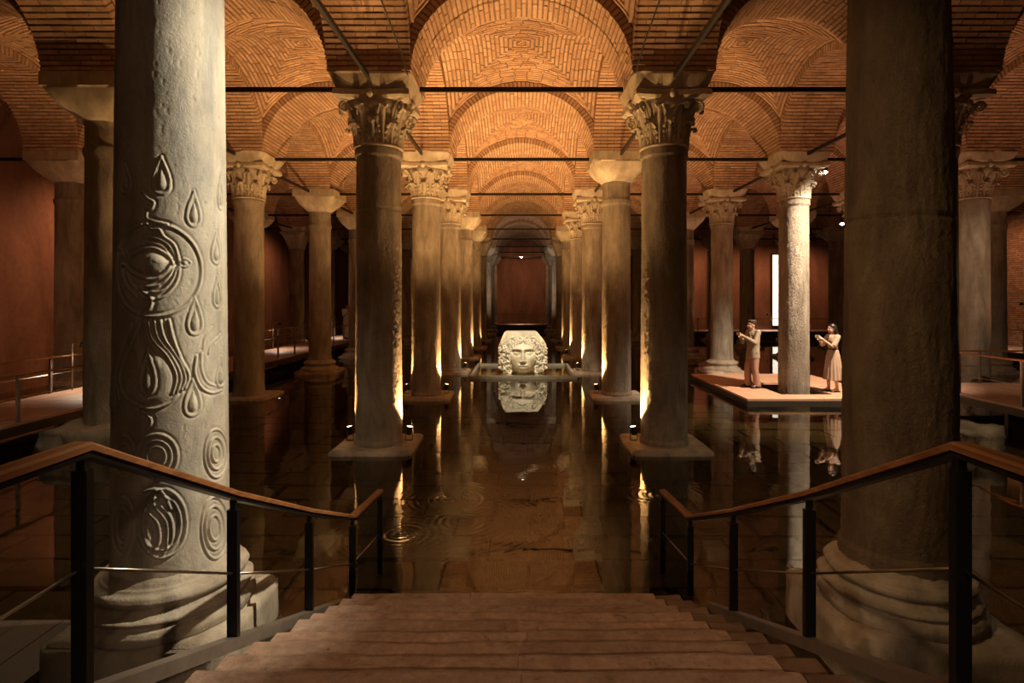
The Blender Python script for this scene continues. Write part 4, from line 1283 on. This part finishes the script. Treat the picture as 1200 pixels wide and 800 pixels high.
# ------------------------------------------------------------------ stairs of stone blocks
st = thing('stone_stairs', 'wide worn travertine stairs leading down into the water', 'stairs', (0, 0, 0), kind='thing')
JOINT = [(-.42,), (.18,), (.10,), (.0,), (-.02, .10), (.03,), (.0,), (-.02,), (.0,), (.02,), (-.05,), (.0,), (.03,)]
TR, RS = 0.267, 0.0935
def step_block(x0, x1, y0, y1, z0, z1, mat, seed, name='step_stone'):
    bm = bmesh.new()
    nx = max(2, int((x1 - x0) / 0.12))
    xs = np.linspace(x0, x1, nx + 1)
    prof = [(y0, z0), (y0, z1), (y1 - .035, z1), (y1 - .010, z1 - .006), (y1, z1 - .022), (y1, z0)]
    rows = []
    for x in xs:
        row = []
        for (y, z) in prof:
            p = Vector((x, y, z))
            nn = noise.noise_vector(p * 3.1 + Vector((seed, 0, 0))) * 0.010 + noise.noise_vector(p * 9 + Vector((0, seed, 0))) * 0.006
            edge = 1.0 if (x not in (xs[0], xs[-1])) else 0.4
            row.append(bm.verts.new(p + Vector((0 if 0 else nn.x * (1 - edge) , nn.y if z > z0 and y > y0 else 0, nn.z * 0.8 if z > z0 else 0))))
        rows.append(row)
    for a, b in zip(rows[:-1], rows[1:]):
        for i in range(len(prof)):
            j = (i + 1) % len(prof)
            bm.faces.new((a[i], b[i], b[j], a[j]))
    bm.faces.new(rows[0][::-1]) if False else bm.faces.new(rows[0])
    bm.faces.new(rows[-1][::-1])
    bmesh.ops.recalc_face_normals(bm, faces=bm.faces[:])
    return bm_mesh(bm, name, mat, False)
for k in range(13):
    yf = 4.77 - k * TR
    zt = 0.03 + k * RS
    xl = -min(1.40 + 0.013 * k, 1.495)
    xr = min(1.26 + 0.024 * k, 1.435)
    cuts = [xl] + [j for j in JOINT[k]] + [xr - 0.16]
    for q in range(len(cuts) - 1):
        dz = RNG.uniform(-.006, .006)
        link('step_stone', step_block(cuts[q] + .005, cuts[q + 1] - .005, yf - TR - .02, yf + RNG.uniform(-.012, .012), zt - .30, zt + dz, M['step'], k * 3 + q), st)
    link('end_stone', step_block(xr - .155, xr + 0.05, yf - TR - .02, yf - .02, zt - .30, zt - .006, M['step_dark'], k * 5 + 1, 'end_stone'), st)
link('landing_stone', step_block(-1.6, 1.6, -1.9, 4.77 - 13 * TR, 0.9, 0.03 + 13 * RS, M['step'], 77, 'landing_stone'), st)
for s in (-1, 1):
    MB().box((s * 1.46, -0.2, 0.45), (0.05, 3.1, 1.05)).build('side_wall', M['step_dark'], st)

# ------------------------------------------------------------------ stair railings
def stair_railing(s, label):
    rt = thing('stair_railing', label, 'railing', (0, 0, 0), kind='thing')
    E = 2.48
    P = [(1.54 * s, -1.6, E - .515), (1.54 * s, 2.0, E - .515), (1.54 * s, 3.05, E - 1.04), (1.54 * s, 4.14, E - 1.537), (1.54 * s, 5.2, E - 1.985), (1.46 * s, 5.9, E - 1.985)]
    foot = [None, E - 1.40, E - 1.86, E - 2.31, E - 2.74, E - 2.84]
    def sweep(name, mat, w, h, dz):
        mb = MB()
        rings = []
        for i, p in enumerate(P):
            p = Vector(p)
            d = (Vector(P[min(i + 1, 5)]) - Vector(P[max(i - 1, 0)]))
            sx = Vector((d.y, -d.x, 0)).normalized()
            prof = [(-w / 2, 0), (-w / 2, h * .7), (-w * .36, h), (w * .36, h), (w / 2, h * .7), (w / 2, 0)]
            rings.append([tuple(p + sx * a + Vector((0, 0, dz + b))) for a, b in prof])
        mb.rings(rings)
        return mb.build(name, mat, rt)
    sweep('handrail', M['wood'], 0.075, 0.03, -0.015)
    sweep('rail_bar', M['post'], 0.055, 0.022, -0.040)
    for i in range(1, 6):
        p, f = Vector(P[i]), foot[i]
        L = p.z - .035 - f
        MB().box((p.x, p.y, f + (L - .05) / 2), (0.055, 0.035, L - .05)).box((p.x, p.y, p.z - .06), (0.030, 0.022, 0.06)).build('post', M['post'], rt)
    wp = [(p[0], p[1], p[2] - .43) for p in P]
    for a, b in zip(wp[:-1], wp[1:]):
        MB().tube([a, b], 0.0065, 8).build('wire', M['wire'], rt, True)
    sp = [Vector((1.54 * s, 1.2, E - 1.10)), Vector((1.54 * s, 2.0, E - 1.40)), Vector((1.54 * s, 5.2, E - 2.74))]
    MB().bar(sp[0], sp[1], .07, .06).bar(sp[1], sp[2], .07, .06).build('stringer', M['steel'], rt)
stair_railing(-1, 'wood topped black steel railing of the stairs, next to the carved column')
stair_railing(1, 'wood topped black steel railing of the stairs, next to the stained column')

# ------------------------------------------------------------------ walkways
def deck(name, label, x0, x1, y0, y1, zt, along='y', board=0.145, mat='deck', cat='walkway', seg=3.0, thick=0.04, fascia=0.16, near=40, hole=None):
    rt = thing(name, label, cat, ((x0 + x1) / 2, (y0 + y1) / 2, 0), kind='thing')
    ox, oy = rt.location.x, rt.location.y
    far_ = MB()
    nfar = 0
    if along == 'y':
        nb = max(1, round((x1 - x0) / board)); ns = max(1, round((y1 - y0) / seg))
    else:
        nb = max(1, round((y1 - y0) / board)); ns = max(1, round((x1 - x0) / seg))
    cnt = 0
    items = []
    for j in range(ns):
        for i in range(nb):
            if along == 'y':
                w, L = (x1 - x0) / nb, (y1 - y0) / ns
                c = (x0 + (i + .5) * w - ox, y0 + (j + .5) * L - oy, zt - thick / 2 + RNG.uniform(-.002, .002)); s = (w - .008, L - .012, thick)
            else:
                w, L = (y1 - y0) / nb, (x1 - x0) / ns
                c = (x0 + (j + .5) * L - ox, y0 + (i + .5) * w - oy, zt - thick / 2 + RNG.uniform(-.002, .002)); s = (L - .012, w - .008, thick)
            if hole and along == 'x' and abs(c[1] + oy - hole[1]) < hole[2] + s[1] / 2 and abs(c[0] + ox - hole[0]) < hole[2] + s[0] / 2:
                a0, a1 = c[0] - s[0] / 2, c[0] + s[0] / 2
                h0, h1 = hole[0] - hole[2] - ox, hole[0] + hole[2] - ox
                if h0 - a0 > .05: items.append((((a0 + h0) / 2, c[1], c[2]), (h0 - a0, s[1], s[2])))
                if a1 - h1 > .05: items.append((((h1 + a1) / 2, c[1], c[2]), (a1 - h1, s[1], s[2])))
                continue
            items.append((c, s))
    items.sort(key=lambda q: (q[0][0] + ox) ** 2 + (q[0][1] + oy) ** 2)
    me = CACHE.setdefault(('board', mat), MB().box((0, 0, 0), (1, 1, 1)).mesh('board', M[mat]))
    for k, (c, s) in enumerate(items):
        if k < near:
            b = link('board', me, rt, c); b.scale = s
        else:
            far_.box(c, s); nfar += 1
    if nfar:
        b = far_.build('boards', M[mat], rt); b['kind'] = 'stuff'; b.name = 'decking'
    f = MB()
    zc = zt - thick - fascia / 2
    for (c, s) in (((0, y0 - oy + .03, zc), (x1 - x0, .05, fascia)), ((0, y1 - oy - .03, zc), (x1 - x0, .05, fascia)), ((x0 - ox + .03, 0, zc), (.05, y1 - y0 - .1, fascia)), ((x1 - ox - .03, 0, zc), (.05, y1 - y0 - .1, fascia))):
        MB().box(c, s).build('fascia', M['fascia'], rt)
    # feet standing on the pool bed
    nx, ny = max(2, int((x1 - x0) / 1.5) + 1), max(2, int((y1 - y0) / 2.4) + 1)
    for i in (0, nx - 1):
        for j in range(ny):
            px_ = lerp(x0 + .2, x1 - .2, i / (nx - 1)) - ox; py_ = lerp(y0 + .2, y1 - .2, j / (ny - 1)) - oy
            MB().box((px_, py_, (zt - thick - fascia - .43) / 2), (.08, .08, zt - thick - fascia + .43)).build('foot', M['fascia'], rt)
    return rt

def railing(label, pts, z0, h=0.78, step=1.4, mid=0.40):
    rt = thing('walkway_railing', label, 'railing', (pts[0][0], pts[0][1], z0), kind='thing')
    o = Vector((pts[0][0], pts[0][1], 0))
    for a, b in zip(pts[:-1], pts[1:]):
        a, b = Vector((a[0], a[1], 0)) - o, Vector((b[0], b[1], 0)) - o
        up = Vector((0, 0, h))
        MB().bar(a + up, b + up, .07, .035).build('handrail', M['wood'], rt)
        MB().tube([a + Vector((0, 0, mid)), b + Vector((0, 0, mid))], .007, 6).build('wire', M['wire'], rt)
        n = max(1, round((b - a).length / step))
        for i in range(n + 1):
            if i == 0 and a.length > 0.01: continue
            p = a.lerp(b, i / n)
            MB().box((p.x, p.y, h / 2 - .008), (.045, .045, h - .02)).build('post', M['steel'], rt)

deck('walkway', 'long timber walkway running beside the plaster wall', -10.0, -8.1, 5.0, 36.0, 0.48, 'y', 0.16, 'deck', 'walkway', 3.0, .04, .16, 130)
railing('wood topped railing on the water side of the long walkway', [(-8.15, 5.0), (-8.15, 36.0)], 0.48, .76)
railing('wood topped railing on the wall side of the long walkway', [(-9.95, 5.0), (-9.95, 36.0)], 0.48, .76)
deck('platform', 'low square timber platform around a column, visitors standing on it', 5.2, 8.75, 13.1, 17.5, 0.18, 'x', 0.629, 'deck_pale', 'platform', 1.8, .05, .14, 60, (6.88, 14.4, 0.62))
deck('walkway', 'short timber walkway with a railed end near the brick wall', 9.2, 12.4, 6.0, 13.6, 0.48, 'y', 0.2, 'deck', 'walkway', 2.6, .04, .14, 60)
railing('railing with wire along the water side of the short walkway', [(9.25, 6.0), (9.25, 13.55)], 0.48, .86, 1.5)
railing('railing across the end of the short walkway', [(9.4, 13.55), (12.4, 13.55)], 0.48, .76, 1.5)
deck('walkway', 'raised timber landing with a lamp against the brick wall', 18.5, 20.9, 21.0, 27.0, 0.48, 'y', 0.3, 'deck', 'walkway', 3.0, .04, .2, 40)
railing('railing of the raised landing against the brick wall', [(20.8, 21.1), (18.6, 21.1), (18.6, 26.9)], 0.48, .84, 1.2)
deck('walkway', 'far cross walkway closing the end of the channel', -8.0, 8.6, 44.0, 45.6, 0.48, 'x', 0.4, 'deck', 'walkway', 4.0, .04, .55, 20)
railing('railing of the far cross walkway behind the stone head', [(-8.0, 44.05), (8.6, 44.05)], 0.48, .78, 1.6)
deck('walkway', 'far cross walkway in front of the red wall panels', 9.2, 20.8, 35.0, 37.0, 0.48, 'x', 0.4, 'deck', 'walkway', 4.0, .04, .5, 30)
railing('railing of the far walkway in front of the red wall panels', [(9.2, 35.05), (20.8, 35.05)], 0.48, .78, 1.6)
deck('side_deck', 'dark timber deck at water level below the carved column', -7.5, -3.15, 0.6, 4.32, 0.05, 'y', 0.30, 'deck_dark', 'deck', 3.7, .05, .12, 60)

# ------------------------------------------------------------------ path lamps
def path_lamp(loc, label, h=1.05, arm=0.25, a=0.0, watts=14):
    rt = thing('path_lamp', label, 'lamp', loc)
    MB().tube([(0, 0, .001), (0, 0, h - .08), (.02 * math.cos(a), .02 * math.sin(a), h - .02), (.08 * math.cos(a), .08 * math.sin(a), h), (arm * math.cos(a), arm * math.sin(a), h)], .014, 8).build('pole', M['steel'], rt, True)
    hd = MB().lathe([(.03, h + .02), (.05, h + .01), (.085, h - .10), (.08, h - .10)], 16, (arm * math.cos(a), arm * math.sin(a)), cap1=False).build('lamp_shade', M['black'], rt, True)
    MB().lathe([(0.0, h - .085), (.078, h - .085)], 16, (arm * math.cos(a), arm * math.sin(a)), cap0=False, cap1=False).build('lens', M['lens_small'], hd)
    spot('path_lamp_light', (loc[0] + arm * math.cos(a), loc[1] + arm * math.sin(a), loc[2] + h - .11), (loc[0] + arm * math.cos(a) * 1.5, loc[1] + arm * math.sin(a) * 1.5, loc[2] - 1), watts, (1, .80, .58), 140, .6, .04)
for i, (p, l, a, w) in enumerate((((-9.85, 7.2, .48), 'slim path lamp near the start of the long walkway', 0, 60), ((-9.85, 12.5, .48), 'slim path lamp beside the block capital column on the long walkway', 0, 60),
        ((-9.85, 22.6, .48), 'slim glowing path lamp midway down the long walkway', 0, 60), ((-9.85, 29.6, .48), 'slim glowing path lamp at the far stretch of the long walkway', 0, 60),
        ((0.0, 44.9, .48), 'tiny path lamp on the far walkway behind the stone head', PI / 2, 60), ((16.0, 36.5, .48), 'tiny path lamp before the red wall panels', PI, 60),
        ((18.7, 22.0, .48), 'black shaded lamp bending over the raised landing', 0, 70))):
    path_lamp(p, l, 1.05 if i != 6 else 1.85, .25 if i != 6 else .6, a, w * .45)

# daylit slits in the far wall
def window(n, lo, hi):
    rt = thing('window_%d' % n, 'tall narrow %s daylit slit in the far red wall' % ('bright' if n == 1 else 'pale'), 'window', ((lo[0] + hi[0]) / 2, lo[1], 0), kind='structure')
    w = hi[0] - lo[0]; h = hi[2] - lo[2]
    MB().box((0, -.03, (lo[2] + hi[2]) / 2), (w, .03, h)).build('pane', M['window'], rt)
    for (c, s) in (((-w / 2 - .05, -.06, (lo[2] + hi[2]) / 2), (.1, .12, h + .2)), ((w / 2 + .05, -.06, (lo[2] + hi[2]) / 2), (.1, .12, h + .2)), ((0, -.06, hi[2] + .05), (w, .12, .1)), ((0, -.06, lo[2] - .05), (w, .12, .1))):
        MB().box(c, s).build('window_frame', M['fascia'], rt)
window(1, (12.48, 38.0, 0.7), (12.72, 38.0, 5.6))
window(2, (16.7, 38.0, 0.7), (17.2, 38.0, 5.4))

# ------------------------------------------------------------------ two visitors on the platform
M['skin_m'] = mat_simple('skin_tan', (0.50, 0.29, 0.20), 0.5)
M['skin_f'] = mat_simple('skin_light', (0.58, 0.36, 0.26), 0.5)
M['hair_m'] = mat_simple('dark_brown_hair', (0.045, 0.028, 0.018), 0.6, 0, .3)
M['hair_f'] = mat_simple('black_hair', (0.012, 0.009, 0.008), 0.4, 0, .3)
M['suit'] = mat_simple('tan_suit_cloth', (0.30, 0.235, 0.165), 0.85, 0, .12, (1, 1, 1), 40, .2)
M['trouser'] = mat_simple('rose_tan_cloth', (0.36, 0.21, 0.15), 0.85, 0, .1, (1, 1, 1), 30, .2)
M['shirt'] = mat_simple('dark_shirt', (0.10, 0.06, 0.045), 0.8)
M['shoe'] = mat_simple('black_leather', (0.014, 0.013, 0.013), 0.3)
M['dress'] = mat_simple('beige_dress_cloth', (0.42, 0.29, 0.21), 0.85, 0, .1, (1, 1, 1), 30, .2)
M['eye'] = mat_simple('eye_dark', (0.02, 0.015, 0.012), 0.2)
M['lip'] = mat_simple('lips', (0.42, 0.17, 0.14), 0.5)
M['phone'] = mat_simple('phone_case', (0.75, 0.72, 0.68), 0.35)
M['screen'] = mat_emit('phone_screen', (0.8, 0.85, 1.0), 0.6)

def hand(mb, wrist, palm_dir, side, grip):
    """palm, four unequal bent fingers and a thumb; palm_dir towards the fingertips, side across the palm, grip the way the fingers curl"""
    w, d, s, g = Vector(wrist), Vector(palm_dir).normalized(), Vector(side).normalized(), Vector(grip).normalized()
    pc = w + d * .05
    mb.cap(w, w + d * .035, .026, .032)
    for k in range(4):
        o = (k - 1.5) * .019
        k0 = w + d * .025 + s * o * .8
        k1 = w + d * .088 + s * o
        mb.cap(k0, k1, .016, .0125)
        L = (.040, .046, .043, .034)[k]
        a = k1 + d * L * .75 + g * L * .65
        b = a + g * L * .85 - d * L * .15
        mb.cap(k1, a, .0115, .0105)
        mb.cap(a, b, .0105, .009)
    t0 = w + d * .022 - s * .028
    t1 = t0 + d * .035 - s * .026 + g * .012
    t2 = t1 + d * .030 - s * .004 + g * .016
    mb.cap(t0, t1, .015, .0125)
    mb.cap(t1, t2, .0125, .010)

def head_shape(mb, c, yaw=0.0, k=1.0):
    """face looks along -X"""
    R = Matrix.Rotation(yaw, 3, 'Z')
    c = Vector(c)
    q = lambda x, y, z: c + R @ (Vector((x, y, z)) * k)
    mb.ball(q(.012, 0, .025), (.098 * k, .078 * k, .098 * k), None, 24, 16)
    mb.ball(q(-.028, 0, -.045), (.066 * k, .058 * k, .072 * k), None, 20, 14)
    mb.ball(q(-.060, 0, -.095), (.028 * k, .030 * k, .024 * k), None, 14, 10)
    mb.cap(q(-.088, 0, .018), q(-.112, 0, -.022), .010 * k, .0145 * k)
    for s in (-1, 1):
        mb.ball(q(-.103, s * .012, -.024), .010 * k, None, 8, 6)
        mb.ball(q(.008, s * .080, -.012), (.020 * k, .010 * k, .032 * k), None, 10, 8)
        mb.ball(q(-.070, s * .034, -.03), (.022 * k, .022 * k, .022 * k), None, 10, 8)
    mb.cap(q(-.084, -.035, .036), q(-.084, .035, .036), .012 * k, .012 * k)
    mb.cap(q(-.088, -.016, -.058), q(-.088, .016, -.058), .009 * k, .009 * k)
    return q

def face_parts(rt, q, k=1.0):
    for s in (-1, 1):
        MB().ball(q(-.0875, s * .031, .014), (.010 * k, .014 * k, .0075 * k), None, 10, 8).build('eye', M['eye'], rt, True)
        MB().cap(q(-.094, s * .016, .040), q(-.084, s * .050, .042), .0055 * k, .004 * k, 8).build('eyebrow', M['hair_m'], rt, True)
    MB().cap(q(-.0965, -.018, -.058), q(-.0965, .018, -.058), .006 * k, .006 * k, 8).build('mouth', M['lip'], rt, True)

def man(loc, rz):
    rt = thing('person', 'man in tan suit jacket and rose trousers holding up a phone', 'person', loc, rz)
    hip, chest = .93, 1.30
    SH = {1: Vector((.03, .185, 1.43)), -1: Vector((.03, -.185, 1.43))}
    EL = {1: Vector((-.10, .25, 1.17)), -1: Vector((-.12, -.245, 1.17))}
    WR = {1: Vector((-.31, .085, 1.33)), -1: Vector((-.32, -.085, 1.33))}
    FT = {1: Vector((-.05, .12, 0)), -1: Vector((.055, -.10, 0))}
    b = MB()
    q = head_shape(b, (-.035, 0, 1.615), 0.0)
    b.cap((.012, 0, 1.44), (-.012, 0, 1.56), .058, .054)
    b.ball((.02, 0, 1.32), (.115, .165, .17), None, 20, 14)
    b.ball((.02, 0, 1.10), (.10, .14, .20), None, 20, 14)
    b.ball((.02, 0, .95), (.11, .155, .11), None, 20, 14)
    for s in (-1, 1):
        b.cap((.02, 0, 1.42), SH[s], .07, .062)
        b.cap(SH[s], EL[s], .052, .040)
        b.cap(EL[s], WR[s], .040, .028)
        d = (Vector((-.42, s * .045, 1.39)) - WR[s]).normalized()
        hand(b, WR[s], d, (0, .25 * -s, .97), (-.35, -s * .9, .1))
        an = FT[s] + Vector((.03, 0, .09))
        kn = Vector((.5 * FT[s].x - .045, s * .105, .50))
        b.cap((.02, s * .09, .92), kn, .085, .056)
        b.cap(kn, an, .054, .038)
        b.cap(an, FT[s] + Vector((-.13, s * .02, .035)), .04, .032)
    link('body', fuse(b, .0075, M['skin_m'], 'body', 3), rt)
    face_parts(rt, q)
    # short hair
    h = MB()
    h.ball(q(.032, 0, .052), (.092, .084, .092), None, 20, 14)
    for i in range(44):
        a = random.Random(i).uniform(-2.6, 2.6)
        zz = random.Random(i + 50).uniform(.05, .12)
        h.ball(q(.030 + .080 * math.cos(a), .070 * math.sin(a), zz), .028, None, 8, 6)
    for i in range(8):
        h.ball(q(-.045 + .012 * (i % 2), -.045 + i * .013, .105), .026, None, 8, 6)
    for v in range(0): pass
    link('hair', fuse(h, .008, M['hair_m'], 'hair', 1), rt)
    # jacket
    j = MB()
    prof = [(.77, .150, .196), (.80, .150, .196), (.92, .142, .186), (1.04, .130, .172), (1.16, .130, .174), (1.28, .138, .186), (1.38, .130, .190), (1.44, .105, .160), (1.48, .075, .100)]
    j.rings([[(.025 - .012 * (z < 1.0) + rx * math.copysign(abs(math.cos(2 * PI * k / 36)) ** .85, math.cos(2 * PI * k / 36)), ry * math.sin(2 * PI * k / 36), z) for k in range(36)] for z, rx, ry in prof])
    for s in (-1, 1):
        j.cap((.025, s * .05, 1.44), SH[s] + Vector((0, 0, .005)), .062, .072)
        j.cap(SH[s], EL[s], .070, .058)
        j.cap(EL[s], lerp(EL[s], WR[s], .86), .058, .046)
    jk = link('jacket', fuse(j, .010, M['suit'], 'jacket', 3), rt)
    for s in (-1, 1):
        MB().box((-.108, s * .052, 1.32), (.014, .045, .22), Matrix.Rotation(s * .28, 3, 'X') @ Matrix.Rotation(-.02, 3, 'Y')).build('lapel', M['suit'], jk)
        MB().box((.02, s * .186, .93), (.11, .012, .045)).build('pocket_flap', M['suit'], jk)
    MB().cap((-.085, 0, 1.42), (-.125, 0, 1.20), .035, .018).build('shirt', M['shirt'], rt, True)
    # trousers
    tr = MB()
    tr.ball((.025, 0, .91), (.115, .150, .09), None, 20, 12)
    for s in (-1, 1):
        an = FT[s] + Vector((.03, 0, .085))
        kn = Vector((.5 * FT[s].x - .045, s * .105, .50))
        hp = Vector((.025, s * .085, .90))
        tr.cap(hp, kn, .108, .088)
        legs = []
        for t_ in (0, .25, .5, .75, .93, 1.0):
            p = kn.lerp(Vector((an.x - .015, an.y, .045)), t_)
            r = lerp(.086, .080, t_)
            legs.append([(p.x + (r + .018 * t_) * math.cos(2 * PI * k / 24), p.y + r * math.sin(2 * PI * k / 24), p.z) for k in range(24)])
        tr.rings(legs)
    link('trousers', fuse(tr, .010, M['trouser'], 'trousers', 3), rt)
    for s in (-1, 1):
        sh = MB()
        f = FT[s]
        sh.cap(f + Vector((.05, 0, .045)), f + Vector((-.02, 0, .05)), .045, .048)
        sh.cap(f + Vector((-.02, 0, .045)), f + Vector((-.17, s * .02, .034)), .045, .034)
        sh.box(f + Vector((-.055, s * .008, .012)), (.26, .085, .022))
        sh.cap(f + Vector((.03, 0, .085)), f + Vector((-.085, s * .01, .055)), .050, .040)
        link('shoe', fuse(sh, .008, M['shoe'], 'shoe', 2), rt)
    return rt

def woman(loc, rz):
    rt = thing('person', 'long haired woman in a beige pleated dress raising a phone', 'person', loc, rz)
    SH = {1: Vector((.02, .155, 1.36)), -1: Vector((.02, -.155, 1.36))}
    EL = {1: Vector((-.13, .20, 1.13)), -1: Vector((-.15, -.19, 1.12))}
    WR = {1: Vector((-.33, .07, 1.30)), -1: Vector((-.34, -.075, 1.29))}
    FT = {1: Vector((-.06, .085, 0)), -1: Vector((.03, -.085, 0))}
    b = MB()
    q = head_shape(b, (-.02, 0, 1.555), 0.0, .95)
    b.cap((.01, 0, 1.37), (0, 0, 1.50), .048, .045)
    b.ball((.015, 0, 1.27), (.095, .13, .15), None, 20, 14)
    b.ball((.015, 0, 1.08), (.08, .11, .18), None, 20, 14)
    b.ball((.02, 0, .94), (.105, .15, .12), None, 20, 14)
    for s in (-1, 1):
        b.ball((-.050, s * .060, 1.24), (.045, .055, .06), None, 12, 10)
        b.cap((.01, 0, 1.36), SH[s], .055, .05)
        b.cap(SH[s], EL[s], .043, .034)
        b.cap(EL[s], WR[s], .034, .024)
        d = (Vector((-.43, s * .035, 1.37)) - WR[s]).normalized()
        hand(b, WR[s], d, (0, .25 * -s, .97), (-.35, -s * .9, .1))
        an = FT[s] + Vector((.03, 0, .08))
        kn = Vector((.5 * FT[s].x - .02, s * .09, .47))
        b.cap((.02, s * .085, .90), kn, .082, .052)
        b.cap(kn, an, .050, .034)
        b.cap(an, FT[s] + Vector((-.11, s * .01, .03)), .034, .028)
    link('body', fuse(b, .0075, M['skin_f'], 'body', 3), rt)
    face_parts(rt, q, .95)
    h = MB()
    h.ball(q(.025, 0, .048), (.100, .088, .088), None, 20, 14)
    for i in range(15):
        a = -1.75 + 3.5 * i / 14
        p0 = q(.03 + .070 * math.cos(a), .078 * math.sin(a), .04)
        p1 = q(.065 + .055 * math.cos(a), .105 * math.sin(a), -.12)
        p2 = Vector((.095 + .03 * math.cos(a), .13 * math.sin(a) * .8, 1.29 + .02 * math.sin(i * 2.1)))
        h.cap(p0, p1, .026, .030)
        h.cap(p1, p2, .030, .020)
    link('hair', fuse(h, .009, M['hair_f'], 'hair', 1), rt)
    # dress: bodice and sleeves, pleated skirt
    d = MB()
    d.ball((.015, 0, 1.28), (.110, .148, .145), None, 20, 14)
    d.ball((.012, 0, 1.12), (.095, .125, .15), None, 20, 14)
    for s in (-1, 1):
        d.ball((-.045, s * .058, 1.24), (.056, .062, .075), None, 12, 10)
        d.cap((.015, s * .04, 1.36), SH[s], .058, .060)
        d.cap(SH[s], lerp(SH[s], EL[s], .82), .064, .066)
    link('bodice', fuse(d, .010, M['dress'], 'bodice', 6), rt)
    MB().cap((-.072, 0, 1.385), (-.100, 0, 1.27), .026, .008).build('neckline', M['skin_f'], rt, True)
    nz, na = 26, 96
    V = np.zeros((nz + 1, na, 3))
    for i in range(nz + 1):
        t_ = i / nz
        z = lerp(1.06, .30, t_)
        for k in range(na):
            a = 2 * PI * k / na
            pl = 1 + .055 * t_ * math.sin(a * 16) + .03 * t_ * math.sin(a * 5 + 1)
            rx, ry = lerp(.092, .215, t_ ** .65) * pl, lerp(.122, .245, t_ ** .65) * pl
            V[i, k] = (.015 + rx * math.cos(a) + .02 * t_, ry * math.sin(a), z)
    link('skirt', grid_mesh('skirt', V, M['dress'], True, True), rt)
    MB().rings([[(.014 + .103 * math.cos(2 * PI * k / 32), .133 * math.sin(2 * PI * k / 32), z) for k in range(32)] for z in (1.035, 1.075)]).build('belt', M['shirt'], rt)
    for s in (-1, 1):
        sh = MB()
        f = FT[s]
        sh.box(f + Vector((-.035, s * .006, .012)), (.23, .072, .022))
        sh.cap(f + Vector((-.09, -.03, .035)), f + Vector((-.09, .035, .035)), .014, .014)
        sh.cap(f + Vector((.05, -.032, .05)), f + Vector((.05, .032, .05)), .012, .012)
        link('shoe', fuse(sh, .008, M['shoe'], 'shoe', 1), rt)
    return rt

MAN = Vector((5.98, 14.75, .182))
WOM = Vector((7.72, 14.15, .182))
man0 = man(MAN, 0.30)
woman(WOM, 0.25)
def phone(base, rz, off, label):
    R = Matrix.Rotation(rz, 3, 'Z')
    rt = thing('phone', label, 'phone', base + R @ Vector(off), rz)
    MB().box((0, 0, 0), (.010, .145, .072)).build('case', M['phone'], rt)
    MB().box((.0056, 0, 0), (.001, .136, .064)).build('screen', M['screen'], rt)
phone(MAN, .30, (-.432, 0, 1.402), 'pale phone held up in both hands by the man in the suit')
phone(WOM, .25, (-.442, 0, 1.372), 'pale phone held up in both hands by the woman in the dress')

# a far visitor on the long walkway: the same figure in pale clothes
M['pale_cloth'] = mat_simple('pale_blue_cloth', (0.60, 0.64, 0.72), 0.8)
far = man0.copy(); COL.objects.link(far)
far.location = (-8.75, 28.6, .482); far.rotation_euler = (0, 0, 2.4)
far['label'] = 'distant visitor in pale blue clothes on the long walkway'
for ch in list(man0.children):
    c = ch.copy(); COL.objects.link(c); c.parent = far
    if c.name.startswith(('jacket', 'trousers')):
        c.data = c.data.copy(); c.data.materials[0] = M['pale_cloth']
    for g_ in ch.children:
        d = g_.copy(); COL.objects.link(d); d.parent = c
